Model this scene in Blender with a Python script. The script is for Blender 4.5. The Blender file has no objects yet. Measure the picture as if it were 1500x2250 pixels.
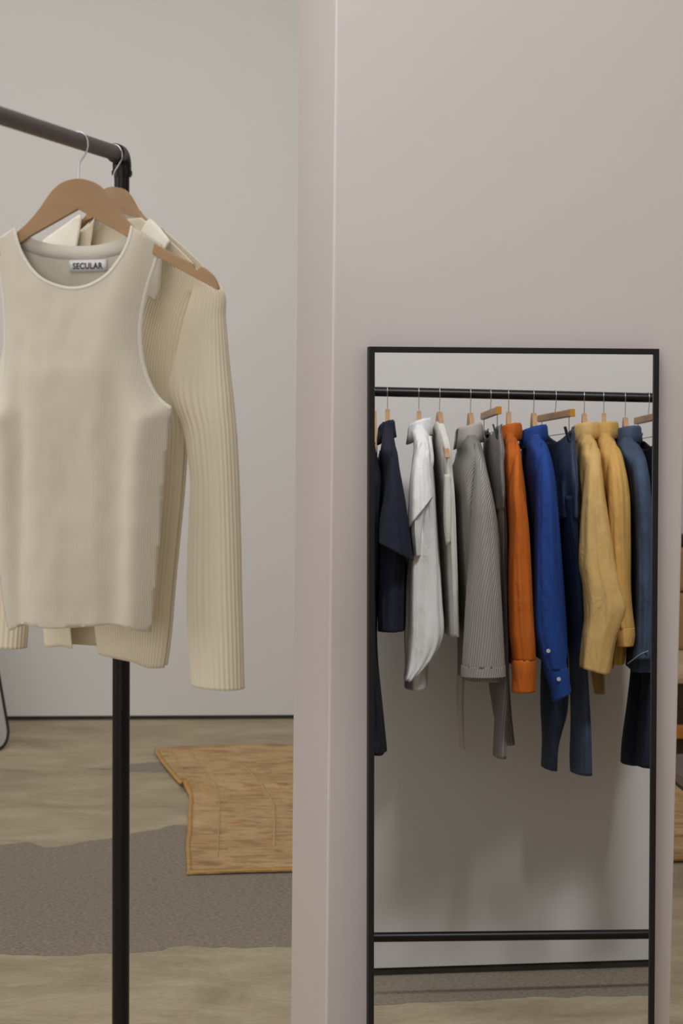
import bpy, bmesh, math, random
from mathutils import Vector, noise, geometry
random.seed(5)
PI = math.pi
SC = bpy.context.scene
COL = SC.collection
V = Vector

# ------------------------------------------------------------------ camera
F_PX, PITCH, ROLL, EYE = 4306.33, 0.0794, 0.01052, 1.7
CAM = V((0, 0, EYE))
_f = V((0, math.cos(PITCH), -math.sin(PITCH)))
_x0 = V((1, 0, 0)); _u0 = _x0.cross(_f)
CX = _x0 * math.cos(ROLL) + _u0 * math.sin(ROLL)
CU = -_x0 * math.sin(ROLL) + _u0 * math.cos(ROLL)
cam_d = bpy.data.cameras.new('camera'); cam = bpy.data.objects.new('camera', cam_d); COL.objects.link(cam)
cam_d.sensor_fit = 'HORIZONTAL'; cam_d.sensor_width = 24.0; cam_d.lens = F_PX / 1500 * 24.0
cam_d.clip_start = 0.05
from mathutils import Matrix
m = Matrix((CX, CU, -_f)).transposed().to_4x4(); m.translation = CAM
cam.matrix_world = m
cam_d.dof.use_dof = True; cam_d.dof.focus_distance = 4.3; cam_d.dof.aperture_fstop = 7.0
SC.camera = cam

# ------------------------------------------------------------------ light
SC.view_settings.view_transform = 'Standard'; SC.view_settings.look = 'None'
SC.view_settings.gamma = 1.0; SC.view_settings.use_curve_mapping = False
SC.view_settings.exposure = -0.08
w = bpy.data.worlds.new('daylight'); SC.world = w; w.use_nodes = True
w.node_tree.nodes['Background'].inputs[0].default_value = (0.98, 0.99, 1.0, 1)
w.node_tree.nodes['Background'].inputs[1].default_value = 0.06
def area(name, loc, target, sx, sy, power, col=(1, 1, 1), spread=180):
    l = bpy.data.lights.new(name, 'AREA'); l.shape = 'RECTANGLE'; l.size = sx; l.size_y = sy
    l.energy = power; l.color = col; l.spread = math.radians(spread)
    o = bpy.data.objects.new(name, l); COL.objects.link(o); o.location = loc
    o.rotation_euler = (V(target) - V(loc)).to_track_quat('-Z', 'Y').to_euler()
    return o
LC = (.985, .985, 1)
area('ceiling_area_light', (-0.7, 2.7, 3.75), (-0.7, 2.9, 0), 1.8, 2.6, 36, LC)
area('ceiling_area_light', (-0.9, 6.2, 3.75), (-0.9, 9.2, 1.2), 4.4, 1.6, 62, LC, 150)  # tilted fill added to brighten the back wall, no fixture built
area('ceiling_area_light', (1.0, 4.85, 3.78), (1.15, 2.1, .9), .7, 0.3, 38, LC, 130)
area('fill_light', (-4.0, 2.4, 2.2), (0.0, 5.0, 1.3), 3.0, 2.2, 40, LC)  # added fill from the left, no window stands there
area('fill_light', (-1.5, -2.4, 2.5), (-0.1, 5.5, 1.9), 3.2, 2.2, 78, LC)  # added fill from behind the camera, no window built

# ------------------------------------------------------------------ helpers: pixels of the photo to rays
def ray(px, py):
    return (_f + (px - 750) / F_PX * CX - (py - 1125) / F_PX * CU)
def floor_pt(px, py, z=0.0):
    d = ray(px, py); t = (z - EYE) / d.z; return CAM + d * t
def at_depth(px, py, y):
    d = ray(px, py); return CAM + d * (y / d.y)
class Plane:
    """vertical plane through o, horizontal direction h"""
    def __init__(s, o, h, cam=None, mir=False):
        s.o = V(o); s.h = V(h).normalized(); s.n = V((s.h.y, -s.h.x, 0)); s.mir = mir
    def P(s, px, py, off=0.0):
        if s.mir: o, d = refl(CAM), refl_dir(ray(px, py))
        else: o, d = CAM, ray(px, py)
        t = ((s.o + s.n * off - o).dot(s.n)) / d.dot(s.n); return o + d * t
    def L(s, px, py, off=0.0):
        p = s.P(px, py, off) - s.o; return p.dot(s.h), p.z
    def W(s, a, z, off=0.0):
        return s.o + s.h * a + V((0, 0, z)) + s.n * off

# leaning mirror pose
MC, MA, MT, MR, MW, MH = V((0.35853, 3.83237, 0)), 0.16723, 0.04014, -0.00321, 0.59151, 1.72148
_ax = V((math.cos(MA), math.sin(MA), 0)); _n = V((math.sin(MA), -math.cos(MA), 0)); _up = V((0, 0, 1))
_up2 = _up * math.cos(MT) - _n * math.sin(MT); MN = _n * math.cos(MT) + _up * math.sin(MT)
MX = _ax * math.cos(MR) - _up2 * math.sin(MR); MU = _up2 * math.cos(MR) + _ax * math.sin(MR)
def refl(p): return p - 2 * ((p - MC).dot(MN)) * MN
def refl_dir(d): return d - 2 * d.dot(MN) * MN
# second rack (seen in the mirror)
RA = 0.21174
RB0, RD, RN = V((1.0361, 2.33188, 0)), V((math.cos(RA), math.sin(RA), 0)), V((math.sin(RA), -math.cos(RA), 0))
RH, RL, RW, RS = 1.72848, 0.1843, 0.33551, -0.01779
def bar_pt(s, h=None):
    return RB0 + RD * s + V((0, 0, (RH if h is None else h) + RS * s))

# ------------------------------------------------------------------ materials
def lin(c):
    return tuple(((x / 255) / 12.92 if x / 255 <= .04045 else ((x / 255 + .055) / 1.055) ** 2.4) for x in c) + (1,)
def mat(name, rgb, rough=.8, metal=0, bump=0, scale=50, var=.0, sheen=0, vscale=6, stretch=(1, 1, 1)):
    M = bpy.data.materials.new(name); M.use_nodes = True; nt = M.node_tree; b = nt.nodes['Principled BSDF']
    c = lin(rgb)
    b.inputs['Base Color'].default_value = c; b.inputs['Roughness'].default_value = rough
    b.inputs['Metallic'].default_value = metal
    if sheen: b.inputs['Sheen Weight'].default_value = sheen; b.inputs['Sheen Roughness'].default_value = .5
    tc = nt.nodes.new('ShaderNodeTexCoord'); mp = nt.nodes.new('ShaderNodeMapping'); mp.inputs['Scale'].default_value = stretch
    nt.links.new(tc.outputs['Object'], mp.inputs['Vector'])
    if var:
        n = nt.nodes.new('ShaderNodeTexNoise'); n.inputs['Scale'].default_value = vscale; n.inputs['Detail'].default_value = 5
        nt.links.new(mp.outputs[0], n.inputs['Vector'])
        r = nt.nodes.new('ShaderNodeValToRGB'); r.color_ramp.elements[0].position = .3; r.color_ramp.elements[1].position = .7
        r.color_ramp.elements[0].color = tuple(x * (1 - var) for x in c[:3]) + (1,)
        r.color_ramp.elements[1].color = tuple(min(1, x * (1 + var)) for x in c[:3]) + (1,)
        nt.links.new(n.outputs['Fac'], r.inputs['Fac']); nt.links.new(r.outputs['Color'], b.inputs['Base Color'])
    if bump:
        n2 = nt.nodes.new('ShaderNodeTexNoise'); n2.inputs['Scale'].default_value = scale; n2.inputs['Detail'].default_value = 4
        nt.links.new(mp.outputs[0], n2.inputs['Vector'])
        bp = nt.nodes.new('ShaderNodeBump'); bp.inputs['Strength'].default_value = bump; bp.inputs['Distance'].default_value = .01
        nt.links.new(n2.outputs['Fac'], bp.inputs['Height']); nt.links.new(bp.outputs['Normal'], b.inputs['Normal'])
    return M
def stripes(M, freq, dist=.001, colour=None, strength=.6):
    """ribs: stripes running along V of the UV map, U measured in metres"""
    nt = M.node_tree; b = nt.nodes['Principled BSDF']
    uv = nt.nodes.new('ShaderNodeUVMap'); uv.uv_map = 'UVMap'
    wv = nt.nodes.new('ShaderNodeTexWave'); wv.wave_type = 'BANDS'; wv.bands_direction = 'X'
    wv.inputs['Scale'].default_value = freq / 3.18 * 1.0
    nt.links.new(uv.outputs[0], wv.inputs['Vector'])
    bp = nt.nodes.new('ShaderNodeBump'); bp.inputs['Strength'].default_value = strength; bp.inputs['Distance'].default_value = dist
    nt.links.new(wv.outputs['Fac'], bp.inputs['Height']); nt.links.new(bp.outputs['Normal'], b.inputs['Normal'])
    if colour:
        mx = nt.nodes.new('ShaderNodeMix'); mx.data_type = 'RGBA'
        mx.inputs[6].default_value = b.inputs['Base Color'].default_value; mx.inputs[7].default_value = lin(colour)
        nt.links.new(wv.outputs['Fac'], mx.inputs[0]); nt.links.new(mx.outputs[2], b.inputs['Base Color'])
    return M
M = {}
M['wall'] = mat('white_wall_paint', (221, 218, 214), .75, bump=.05, scale=9, var=.012, vscale=1.3)
M['pillar'] = mat('pinkish_white_paint', (229, 219, 217), .7, bump=.06, scale=14, var=.012, vscale=2)
M['ceiling'] = mat('ceiling_paint', (225, 223, 218), .8)
M['gap'] = mat('skirting_and_gap_shade', (52, 46, 38), .8, bump=.3, scale=30, var=.3, vscale=8)  # at the back wall this dark tone stands in for shade in the gap
M['black_pipe'] = mat('black_steel_pipe', (20, 18, 19), .38, .3, bump=.03, scale=40)
M['grey_pipe'] = mat('worn_grey_steel_pipe', (92, 84, 82), .5, .25, bump=.05, scale=60, var=.08, vscale=30)
M['frame'] = mat('black_lacquered_frame', (11, 8, 9), .6)
M['steel'] = mat('hook_steel', (205, 203, 206), .25, .9)
M['wood'] = mat('beech_wood', (176, 138, 98), .5, bump=.03, scale=30, var=.07, vscale=9, stretch=(1, 1, 6))
M['knit'] = stripes(mat('cream_fine_knit', (235, 225, 205), .95, sheen=.25), 2500 / 6.28 * 1.0, .0016, strength=.6)
M['knit_trim'] = mat('cream_knit_trim', (236, 229, 214), .95, bump=.2, scale=500, sheen=.25)
M['rib'] = mat('cream_rib_knit', (234, 222, 196), .95, bump=.15, scale=700, sheen=.25)
M['collar'] = mat('cream_collar_knit', (236, 229, 212), .95, bump=.2, scale=500, sheen=.25)
M['label'] = mat('label_cloth', (240, 238, 240), .8, bump=.1, scale=900)
M['ink'] = mat('label_ink', (60, 30, 32), .8)
M['mirror_glass'] = mat('mirror_glass', (232, 233, 234), .0, 1.0)
def cloth(name, rgb, var=.06, rough=.85, sheen=.0):
    Mt = mat(name, rgb, rough, bump=.12, scale=260, var=var, vscale=16, sheen=sheen); nt = Mt.node_tree; b = nt.nodes['Principled BSDF']
    tc = nt.nodes.new('ShaderNodeTexCoord'); mp = nt.nodes.new('ShaderNodeMapping'); mp.inputs['Scale'].default_value = (1, 1, .38)
    nt.links.new(tc.outputs['Object'], mp.inputs['Vector'])
    n = nt.nodes.new('ShaderNodeTexNoise'); n.inputs['Scale'].default_value = 26; n.inputs['Detail'].default_value = 3; n.inputs['Distortion'].default_value = .8
    nt.links.new(mp.outputs[0], n.inputs['Vector'])
    bp = nt.nodes.new('ShaderNodeBump'); bp.inputs['Strength'].default_value = .55; bp.inputs['Distance'].default_value = .014
    nt.links.new(n.outputs['Fac'], bp.inputs['Height'])
    old = b.inputs['Normal'].links[0].from_socket; nt.links.new(old, bp.inputs['Normal']); nt.links.new(bp.outputs['Normal'], b.inputs['Normal'])
    return Mt
M['navy'] = cloth('navy_cotton', (17, 21, 42))
M['black_denim'] = cloth('black_navy_denim', (16, 19, 34), .2)
M['white'] = cloth('white_linen', (232, 232, 230), .02)
M['offwhite'] = cloth('offwhite_linen', (214, 211, 202), .03)
M['grey'] = stripes(mat('grey_corduroy', (172, 168, 160), .9), 140, .003, (140, 137, 130), .8)
M['grey_trouser'] = stripes(mat('grey_pinstripe_wool', (156, 150, 146), .9), 110, .002, (120, 116, 114), .5)
M['orange'] = cloth('orange_cotton', (188, 94, 8), .05)
M['blue'] = cloth('cobalt_cotton', (12, 58, 132), .05)
M['denim'] = cloth('mid_blue_denim', (58, 72, 94), .28)
M['denim_shirt'] = cloth('washed_denim', (58, 74, 98), .22)
M['denim_dark'] = cloth('dark_denim', (26, 32, 54), .22)
M['yellow'] = cloth('mustard_cotton', (204, 168, 104), .04)
M['yellow2'] = cloth('deep_mustard_cotton', (198, 156, 84), .04)
M['clip'] = mat('clip_metal', (90, 92, 94), .35, .8)
M['amber'] = mat('amber_end_cap', (190, 130, 40), .4)
M['button'] = mat('button_shell', (190, 188, 180), .3)
M['stitch'] = mat('pale_stitching', (150, 152, 165), .8)

# concrete floor
def floor_mat():
    Mt = bpy.data.materials.new('stained_concrete'); Mt.use_nodes = True; nt = Mt.node_tree; b = nt.nodes['Principled BSDF']
    tc = nt.nodes.new('ShaderNodeTexCoord'); mp = nt.nodes.new('ShaderNodeMapping'); mp.inputs['Scale'].default_value = (1, 2.2, 1)
    nt.links.new(tc.outputs['Object'], mp.inputs['Vector'])
    n1 = nt.nodes.new('ShaderNodeTexNoise'); n1.inputs['Scale'].default_value = 2.4; n1.inputs['Detail'].default_value = 12; n1.inputs['Roughness'].default_value = .68
    n1.inputs['Distortion'].default_value = .5
    nt.links.new(mp.outputs[0], n1.inputs['Vector'])
    r = nt.nodes.new('ShaderNodeValToRGB'); e = r.color_ramp.elements
    e[0].position = .32; e[0].color = lin((154, 140, 114)); e[1].position = .7; e[1].color = lin((198, 184, 154))
    x = e.new(.5); x.color = lin((176, 161, 133))
    nt.links.new(n1.outputs['Fac'], r.inputs['Fac'])
    n2 = nt.nodes.new('ShaderNodeTexNoise'); n2.inputs['Scale'].default_value = 42; n2.inputs['Detail'].default_value = 7
    nt.links.new(mp.outputs[0], n2.inputs['Vector'])
    r2 = nt.nodes.new('ShaderNodeValToRGB'); r2.color_ramp.elements[0].position = .3; r2.color_ramp.elements[0].color = (.86, .85, .83, 1)
    r2.color_ramp.elements[1].position = .55; r2.color_ramp.elements[1].color = (1, 1, 1, 1)
    nt.links.new(n2.outputs['Fac'], r2.inputs['Fac'])
    mx = nt.nodes.new('ShaderNodeMix'); mx.data_type = 'RGBA'; mx.blend_type = 'MULTIPLY'; mx.inputs[0].default_value = 1
    nt.links.new(r.outputs[0], mx.inputs[6]); nt.links.new(r2.outputs[0], mx.inputs[7])
    # sparse dark scratches
    mp3 = nt.nodes.new('ShaderNodeMapping'); mp3.inputs['Scale'].default_value = (.8, 5.5, 1); nt.links.new(tc.outputs['Object'], mp3.inputs['Vector'])
    n3 = nt.nodes.new('ShaderNodeTexNoise'); n3.inputs['Scale'].default_value = 3.1; n3.inputs['Detail'].default_value = 8; nt.links.new(mp3.outputs[0], n3.inputs['Vector'])
    r3 = nt.nodes.new('ShaderNodeValToRGB'); r3.color_ramp.elements[0].position = .70; r3.color_ramp.elements[0].color = (1, 1, 1, 1)
    r3.color_ramp.elements[1].position = .76; r3.color_ramp.elements[1].color = (.72, .72, .74, 1)
    nt.links.new(n3.outputs['Fac'], r3.inputs['Fac'])
    mx2 = nt.nodes.new('ShaderNodeMix'); mx2.data_type = 'RGBA'; mx2.blend_type = 'MULTIPLY'; mx2.inputs[0].default_value = 1
    nt.links.new(mx.outputs[2], mx2.inputs[6]); nt.links.new(r3.outputs[0], mx2.inputs[7])
    nt.links.new(mx2.outputs[2], b.inputs['Base Color'])
    b.inputs['Roughness'].default_value = .62
    bp = nt.nodes.new('ShaderNodeBump'); bp.inputs['Strength'].default_value = .25; bp.inputs['Distance'].default_value = .01
    nt.links.new(n2.outputs['Fac'], bp.inputs['Height']); nt.links.new(bp.outputs[0], b.inputs['Normal'])
    return Mt
M['floor'] = floor_mat()
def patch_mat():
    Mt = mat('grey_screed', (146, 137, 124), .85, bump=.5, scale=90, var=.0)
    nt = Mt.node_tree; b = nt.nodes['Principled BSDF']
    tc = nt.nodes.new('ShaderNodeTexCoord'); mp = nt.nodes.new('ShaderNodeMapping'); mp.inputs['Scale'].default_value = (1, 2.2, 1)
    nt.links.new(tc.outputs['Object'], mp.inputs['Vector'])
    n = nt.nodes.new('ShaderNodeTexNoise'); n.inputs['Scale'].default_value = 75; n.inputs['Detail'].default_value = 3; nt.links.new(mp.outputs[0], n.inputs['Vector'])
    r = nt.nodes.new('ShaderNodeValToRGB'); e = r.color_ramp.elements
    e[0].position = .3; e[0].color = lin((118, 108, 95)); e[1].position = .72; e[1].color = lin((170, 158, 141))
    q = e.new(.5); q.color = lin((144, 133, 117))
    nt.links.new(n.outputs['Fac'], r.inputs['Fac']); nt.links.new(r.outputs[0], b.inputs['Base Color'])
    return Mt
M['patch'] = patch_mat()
def rug_mat():
    Mt = bpy.data.materials.new('faded_ochre_wool'); Mt.use_nodes = True; nt = Mt.node_tree; b = nt.nodes['Principled BSDF']
    uv = nt.nodes.new('ShaderNodeTexCoord')
    def noise_ramp(scale, stretch, stops, detail=6, dist=0):
        mp = nt.nodes.new('ShaderNodeMapping'); mp.inputs['Scale'].default_value = stretch; nt.links.new(uv.outputs['Object'], mp.inputs['Vector'])
        n = nt.nodes.new('ShaderNodeTexNoise'); n.inputs['Scale'].default_value = scale; n.inputs['Detail'].default_value = detail; n.inputs['Distortion'].default_value = dist
        nt.links.new(mp.outputs[0], n.inputs['Vector'])
        r = nt.nodes.new('ShaderNodeValToRGB'); e = r.color_ramp.elements
        e[0].position, e[0].color = stops[0]; e[1].position, e[1].color = stops[-1]
        for p, c in stops[1:-1]: q = e.new(p); q.color = c
        nt.links.new(n.outputs['Fac'], r.inputs['Fac']); return r.outputs[0]
    base = noise_ramp(5, (1, 1.4, 1), [(.3, lin((186, 150, 102))), (.5, lin((203, 169, 120))), (.7, lin((214, 182, 134)))], 8)
    streak = noise_ramp(9, (1, 3.2, 1), [(.33, lin((92, 72, 44))), (.50, (1, 1, 1, 1)), (1, (1, 1, 1, 1))], 6, .8)
    red = noise_ramp(3.3, (1, 3.6, 1), [(.0, (1, 1, 1, 1)), (.66, (1, 1, 1, 1)), (.74, lin((236, 170, 140)))], 3)
    fibre = noise_ramp(70, (1, 2.5, 1), [(.3, (.80, .78, .74, 1)), (.6, (1, 1, 1, 1))], 2)
    cur = base
    for c, f in ((streak, .5), (red, .9), (fibre, .9)):
        mx = nt.nodes.new('ShaderNodeMix'); mx.data_type = 'RGBA'; mx.blend_type = 'MULTIPLY'; mx.inputs[0].default_value = f
        nt.links.new(cur, mx.inputs[6]); nt.links.new(c, mx.inputs[7]); cur = mx.outputs[2]
    nt.links.new(cur, b.inputs['Base Color']); b.inputs['Roughness'].default_value = .95
    n = nt.nodes.new('ShaderNodeTexNoise'); n.inputs['Scale'].default_value = 60; nt.links.new(uv.outputs['Object'], n.inputs['Vector'])
    bp = nt.nodes.new('ShaderNodeBump'); bp.inputs['Strength'].default_value = .5; bp.inputs['Distance'].default_value = .01
    nt.links.new(n.outputs['Fac'], bp.inputs['Height']); nt.links.new(bp.outputs[0], b.inputs['Normal'])
    return Mt
M['rug'] = rug_mat()
M['rug_edge'] = mat('rug_binding', (196, 152, 90), .95, bump=.4, scale=80, var=.12, vscale=25)
M['rug_line'] = mat('rug_faded_line', (192, 164, 118), .95, bump=.4, scale=80, var=.08, vscale=40)

# ------------------------------------------------------------------ mesh builders
def link(name, verts, faces, m, parent=None, smooth=True, uvs=None):
    """verts in world space; a child is stored relative to its parent's location"""
    off = V((0, 0, 0))
    p = parent
    while p is not None: off += p.location; p = p.parent
    me = bpy.data.meshes.new(name)
    me.from_pydata([tuple(V(v) - off) for v in verts], [], faces)
    if uvs:
        ul = me.uv_layers.new(name='UVMap')
        for lp in me.loops: ul.data[lp.index].uv = uvs[lp.vertex_index]
    me.materials.append(m)
    if smooth: me.polygons.foreach_set('use_smooth', [True] * len(me.polygons))
    me.update()
    o = bpy.data.objects.new(name, me); COL.objects.link(o); o.parent = parent
    return o
def sharp(o, ang=40):
    b = bmesh.new(); b.from_mesh(o.data); bmesh.ops.recalc_face_normals(b, faces=b.faces)
    for e in b.edges:
        if len(e.link_faces) == 2 and e.calc_face_angle(0) > math.radians(ang): e.smooth = False
    b.to_mesh(o.data); b.free(); return o
def thing(name, label, cat, loc, group=None):
    o = bpy.data.objects.new(name, None); COL.objects.link(o); o.location = loc; o.empty_display_size = .05
    o['label'] = label; o['category'] = cat
    if group: o['group'] = group
    return o
def tag(o, label, cat, group=None):
    o['label'] = label; o['category'] = cat
    if group: o['group'] = group
    return o
def struct(o): o['kind'] = 'structure'; return o
def solid(o, t, off=0.0):
    md = o.modifiers.new('thickness', 'SOLIDIFY'); md.thickness = t; md.offset = off; return o
def bevel(o, wd, seg=2):
    md = o.modifiers.new('edge', 'BEVEL'); md.width = wd; md.segments = seg; md.limit_method = 'ANGLE'; return o
def box_data(c, ax, ay, az):
    c = V(c); vs = [c + ax * i + ay * j + az * k for i in (-1, 1) for j in (-1, 1) for k in (-1, 1)]
    fs = [(0, 1, 3, 2), (4, 6, 7, 5), (0, 4, 5, 1), (2, 3, 7, 6), (0, 2, 6, 4), (1, 5, 7, 3)]
    return vs, fs
def boxes(name, lst, m, parent=None, bev=.0):
    vs, fs = [], []
    for b in lst:
        v, f = box_data(*b); k = len(vs); vs += v; fs += [tuple(i + k for i in q) for q in f]
    o = link(name, vs, fs, m, parent, smooth=False); sharp(o)
    if bev: bevel(o, bev)
    return o
def abox(x0, x1, y0, y1, z0, z1):
    return (V(((x0 + x1) / 2, (y0 + y1) / 2, (z0 + z1) / 2)), V(((x1 - x0) / 2, 0, 0)), V((0, (y1 - y0) / 2, 0)), V((0, 0, (z1 - z0) / 2)))
def catmull(pts, n):
    out = []; P = [V(p) for p in pts]
    for i in range(len(P) - 1):
        a, b, c, d = P[max(i - 1, 0)], P[i], P[i + 1], P[min(i + 2, len(P) - 1)]
        for k in range(n):
            t = k / n
            out.append(.5 * ((2 * b) + (c - a) * t + (2 * a - 5 * b + 4 * c - d) * t * t + (3 * b - a - 3 * c + d) * t ** 3))
    out.append(P[-1]); return out
def pipe(name, pts, r, m, parent=None, seg=20, radii=None, cap=True):
    pts = [V(p) for p in pts]; vs, fs = [], []
    t0 = (pts[1] - pts[0]).normalized(); ref = V((0, 0, 1)) if abs(t0.z) < .9 else V((1, 0, 0))
    nrm = (ref - t0 * ref.dot(t0)).normalized()
    for i, p in enumerate(pts):
        t = (pts[min(i + 1, len(pts) - 1)] - pts[max(i - 1, 0)]).normalized()
        nrm = (nrm - t * nrm.dot(t)).normalized(); bn = t.cross(nrm)
        rr = radii[i] if radii else r
        for k in range(seg):
            a = 2 * PI * k / seg; vs.append(p + (nrm * math.cos(a) + bn * math.sin(a)) * rr)
    for i in range(len(pts) - 1):
        for k in range(seg):
            q = (k + 1) % seg; fs.append((i * seg + k, i * seg + q, (i + 1) * seg + q, (i + 1) * seg + k))
    if cap:
        fs.append(tuple(range(seg))[::-1]); fs.append(tuple(range((len(pts) - 1) * seg, len(pts) * seg)))
    return sharp(link(name, vs, fs, m, parent), 50)
def interp(tab, x):
    """tab: list of tuples, first item the key; returns the rest, smoothly interpolated"""
    if x <= tab[0][0]: return tab[0][1:]
    if x >= tab[-1][0]: return tab[-1][1:]
    for i in range(len(tab) - 1):
        if tab[i][0] <= x <= tab[i + 1][0]:
            a, b = tab[i], tab[i + 1]; t = (x - a[0]) / (b[0] - a[0])
            p = tab[i - 1] if i else None; q = tab[i + 2] if i + 2 < len(tab) else None
            out = []
            for j in range(1, len(a)):
                d = b[j] - a[j]; h = b[0] - a[0]
                m0 = d / h if p is None else .5 * (d / h + (a[j] - p[j]) / (a[0] - p[0]))
                m1 = d / h if q is None else .5 * (d / h + (q[j] - b[j]) / (q[0] - b[0]))
                t2, t3 = t * t, t ** 3
                out.append((2 * t3 - 3 * t2 + 1) * a[j] + (t3 - 2 * t2 + t) * h * m0 + (-2 * t3 + 3 * t2) * b[j] + (t3 - t2) * h * m1)
            return tuple(out)
def nz(x, y, z=0.0): return noise.noise(V((x, y, z)))
def tube(name, secs, m, parent, n=40, rows=60, fold=.12, ff=3.0, fz=2.0, seed=0., ribs=0, ribamp=0., power=2.0, thick=.0016, hemwave=0., slant=0.):
    """secs: (key, cx,cy,cz, ax,ay, bx,by): centre, half width vector, half depth vector; closed loft with hanging folds"""
    k0, k1 = secs[0][0], secs[-1][0]; vs, fs, uv = [], [], []
    for i in range(rows + 1):
        t = k0 + (k1 - k0) * i / rows
        cx, cy, cz, ax, ay, bx, by = interp(secs, t)
        c = V((cx, cy, cz)); A = V((ax, ay, 0)); B = V((bx, by, 0)); circ = 0; prev = None
        for k in range(n + 1):
            a = 2 * PI * k / n; ca, sa = math.cos(a), math.sin(a)
            e = 2 / power
            ca2 = math.copysign(abs(ca) ** e, ca); sa2 = math.copysign(abs(sa) ** e, sa)
            g = min(1, i / rows * 4)
            fl = fold * g * (nz(ca * ff + seed, sa * ff, cz * fz + seed * 3) + .5 * nz(ca * ff * 2.3 + seed, sa * ff * 2.3, cz * fz * 2 + seed))
            p = c + A * ca2 * (1 + fl * .5) + B * sa2 * (1 + fl)
            if ribs:
                nn = (A.normalized() * ca / max(A.length, .01) + B.normalized() * sa / max(B.length, .01)).normalized()
                p += nn * ribamp * math.cos(ribs * a)
            if slant: p.z -= slant * .5 * ca2 * max(0, (i / rows - .55) / .45)
            if hemwave and i == rows: p.z += hemwave * nz(ca * 3 + seed, sa * 3)
            if prev is not None: circ += (p - prev).length
            prev = p
            if k < n: vs.append(p); uv.append((circ, cz))
    for i in range(rows):
        for k in range(n):
            q = (k + 1) % n; fs.append((i * n + k, i * n + q, (i + 1) * n + q, (i + 1) * n + k))
    o = link(name, vs, fs, m, parent, uvs=uv)
    if thick: solid(o, thick, -1)
    return o
def cdt_panel(poly, step, keep=None):
    """triangulated outline with a lattice of inner points; returns 2D verts and triangles"""
    xs = [p[0] for p in poly]; ys = [p[1] for p in poly]
    def inside(x, y):
        c = False; j = len(poly) - 1
        for i in range(len(poly)):
            xi, yi = poly[i]; xj, yj = poly[j]
            if (yi > y) != (yj > y) and x < (xj - xi) * (y - yi) / (yj - yi) + xi: c = not c
            j = i
        return c
    def near(x, y):
        for i in range(len(poly)):
            if (poly[i][0] - x) ** 2 + (poly[i][1] - y) ** 2 < (step * .45) ** 2: return True
        return False
    dense = []
    for i in range(len(poly)):
        a, b = V(poly[i]), V(poly[(i + 1) % len(poly)]); k = max(1, int((b - a).length / step))
        dense += [tuple(a.lerp(b, j / k)) for j in range(k)]
    poly = dense
    pts = [V(p) for p in poly]; nb = len(pts); x = min(xs) + step * .5
    while x < max(xs):
        y = min(ys) + step * .5
        while y < max(ys):
            if inside(x, y) and not near(x, y): pts.append(V((x, y)))
            y += step
        x += step
    vo, eo, fo, *_ = geometry.delaunay_2d_cdt(pts, [], [list(range(nb))], 1, 1e-6)
    return [tuple(v) for v in vo], [tuple(f) for f in fo]
def smooth_line(pts, n=6):
    return [(p.x, p.y) for p in catmull([V((a, b, 0)) for a, b in pts], n)]
def ribbon(name, pl, line, wd, depth, m, parent, side=1, t=.0006, lift=.0012):
    """narrow knitted band following a line on a panel; line in local (a,z)"""
    vs, fs = [], []; n = len(line)
    for i, (a, z) in enumerate(line):
        p, q = V(line[max(i - 1, 0)]), V(line[min(i + 1, n - 1)]); d = (q - p).normalized(); nn = V((-d.y, d.x)) * side
        for j, (w_, l_) in enumerate(((-.0012, 0), (-.0012, lift), (wd * .5, lift + t * .5), (wd, lift), (wd, 0))):
            aa, zz = a + nn.x * w_, z + nn.y * w_; vs.append(pl.W(aa, zz, depth(aa, zz) + l_))
    for i in range(n - 1):
        for j in range(4): k = i * 5 + j; fs.append((k, k + 1, k + 6, k + 5))
    return link(name, vs, fs, m, parent)

# ------------------------------------------------------------------ setting
fl = struct(link('floor', [(-6, -5, 0), (6, -5, 0), (6, 12, 0), (-6, 12, 0)], [(0, 1, 2, 3)], M['floor'], smooth=False))
def floor_patch(name, pxs, m, parent, h=.0012, mir=False, jit=.006):
    pts = []
    for (px, py) in pxs:
        if mir:
            o, d = refl(CAM), refl_dir(ray(px, py)); t = -o.z / d.z; p = o + d * t
        else: p = floor_pt(px, py)
        pts.append(p)
    dn = []
    for i in range(len(pts)):
        a, b = pts[i], pts[(i + 1) % len(pts)]; k = max(1, int((b - a).length / .03))
        for j in range(k):
            p = a.lerp(b, j / k); dn.append(V((p.x + jit * nz(p.x * 30, p.y * 30), p.y + 3 * jit * nz(p.x * 14, p.y * 14, 3) + 1.5 * jit * nz(p.x * 60, p.y * 60, 7), 0)))
    n = len(dn); vs = [p + V((0, 0, h)) for p in dn] + [p + V((0, 0, -.001)) for p in dn]
    fs = [tuple(range(n))] + [(i, (i + 1) % n, n + (i + 1) % n, n + i) for i in range(n)]
    o = link(name, vs, fs, m, parent, smooth=False); return o
floor_patch('screed_patch', [(-500, 1852), (0, 1857), (60, 1850), (100, 1863), (150, 1857), (200, 1846), (245, 1843), (290, 1832), (350, 1822), (380, 1813), (412, 1813), (600, 1808),
                             (900, 1815), (1150, 1850), (1200, 1950), (1150, 2060), (900, 2080), (640, 2082), (540, 2083), (470, 2083), (440, 2078), (410, 2076), (375, 2080), (352, 2090), (290, 2093), (150, 2100), (0, 2098), (-500, 2100)], M['patch'], fl)
floor_patch('screed_streak', [(188, 1689), (240, 1688), (300, 1678), (345, 1674), (420, 1674), (420, 1696), (345, 1697), (290, 1695), (240, 1692)], M['patch'], fl, jit=.002)

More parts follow.
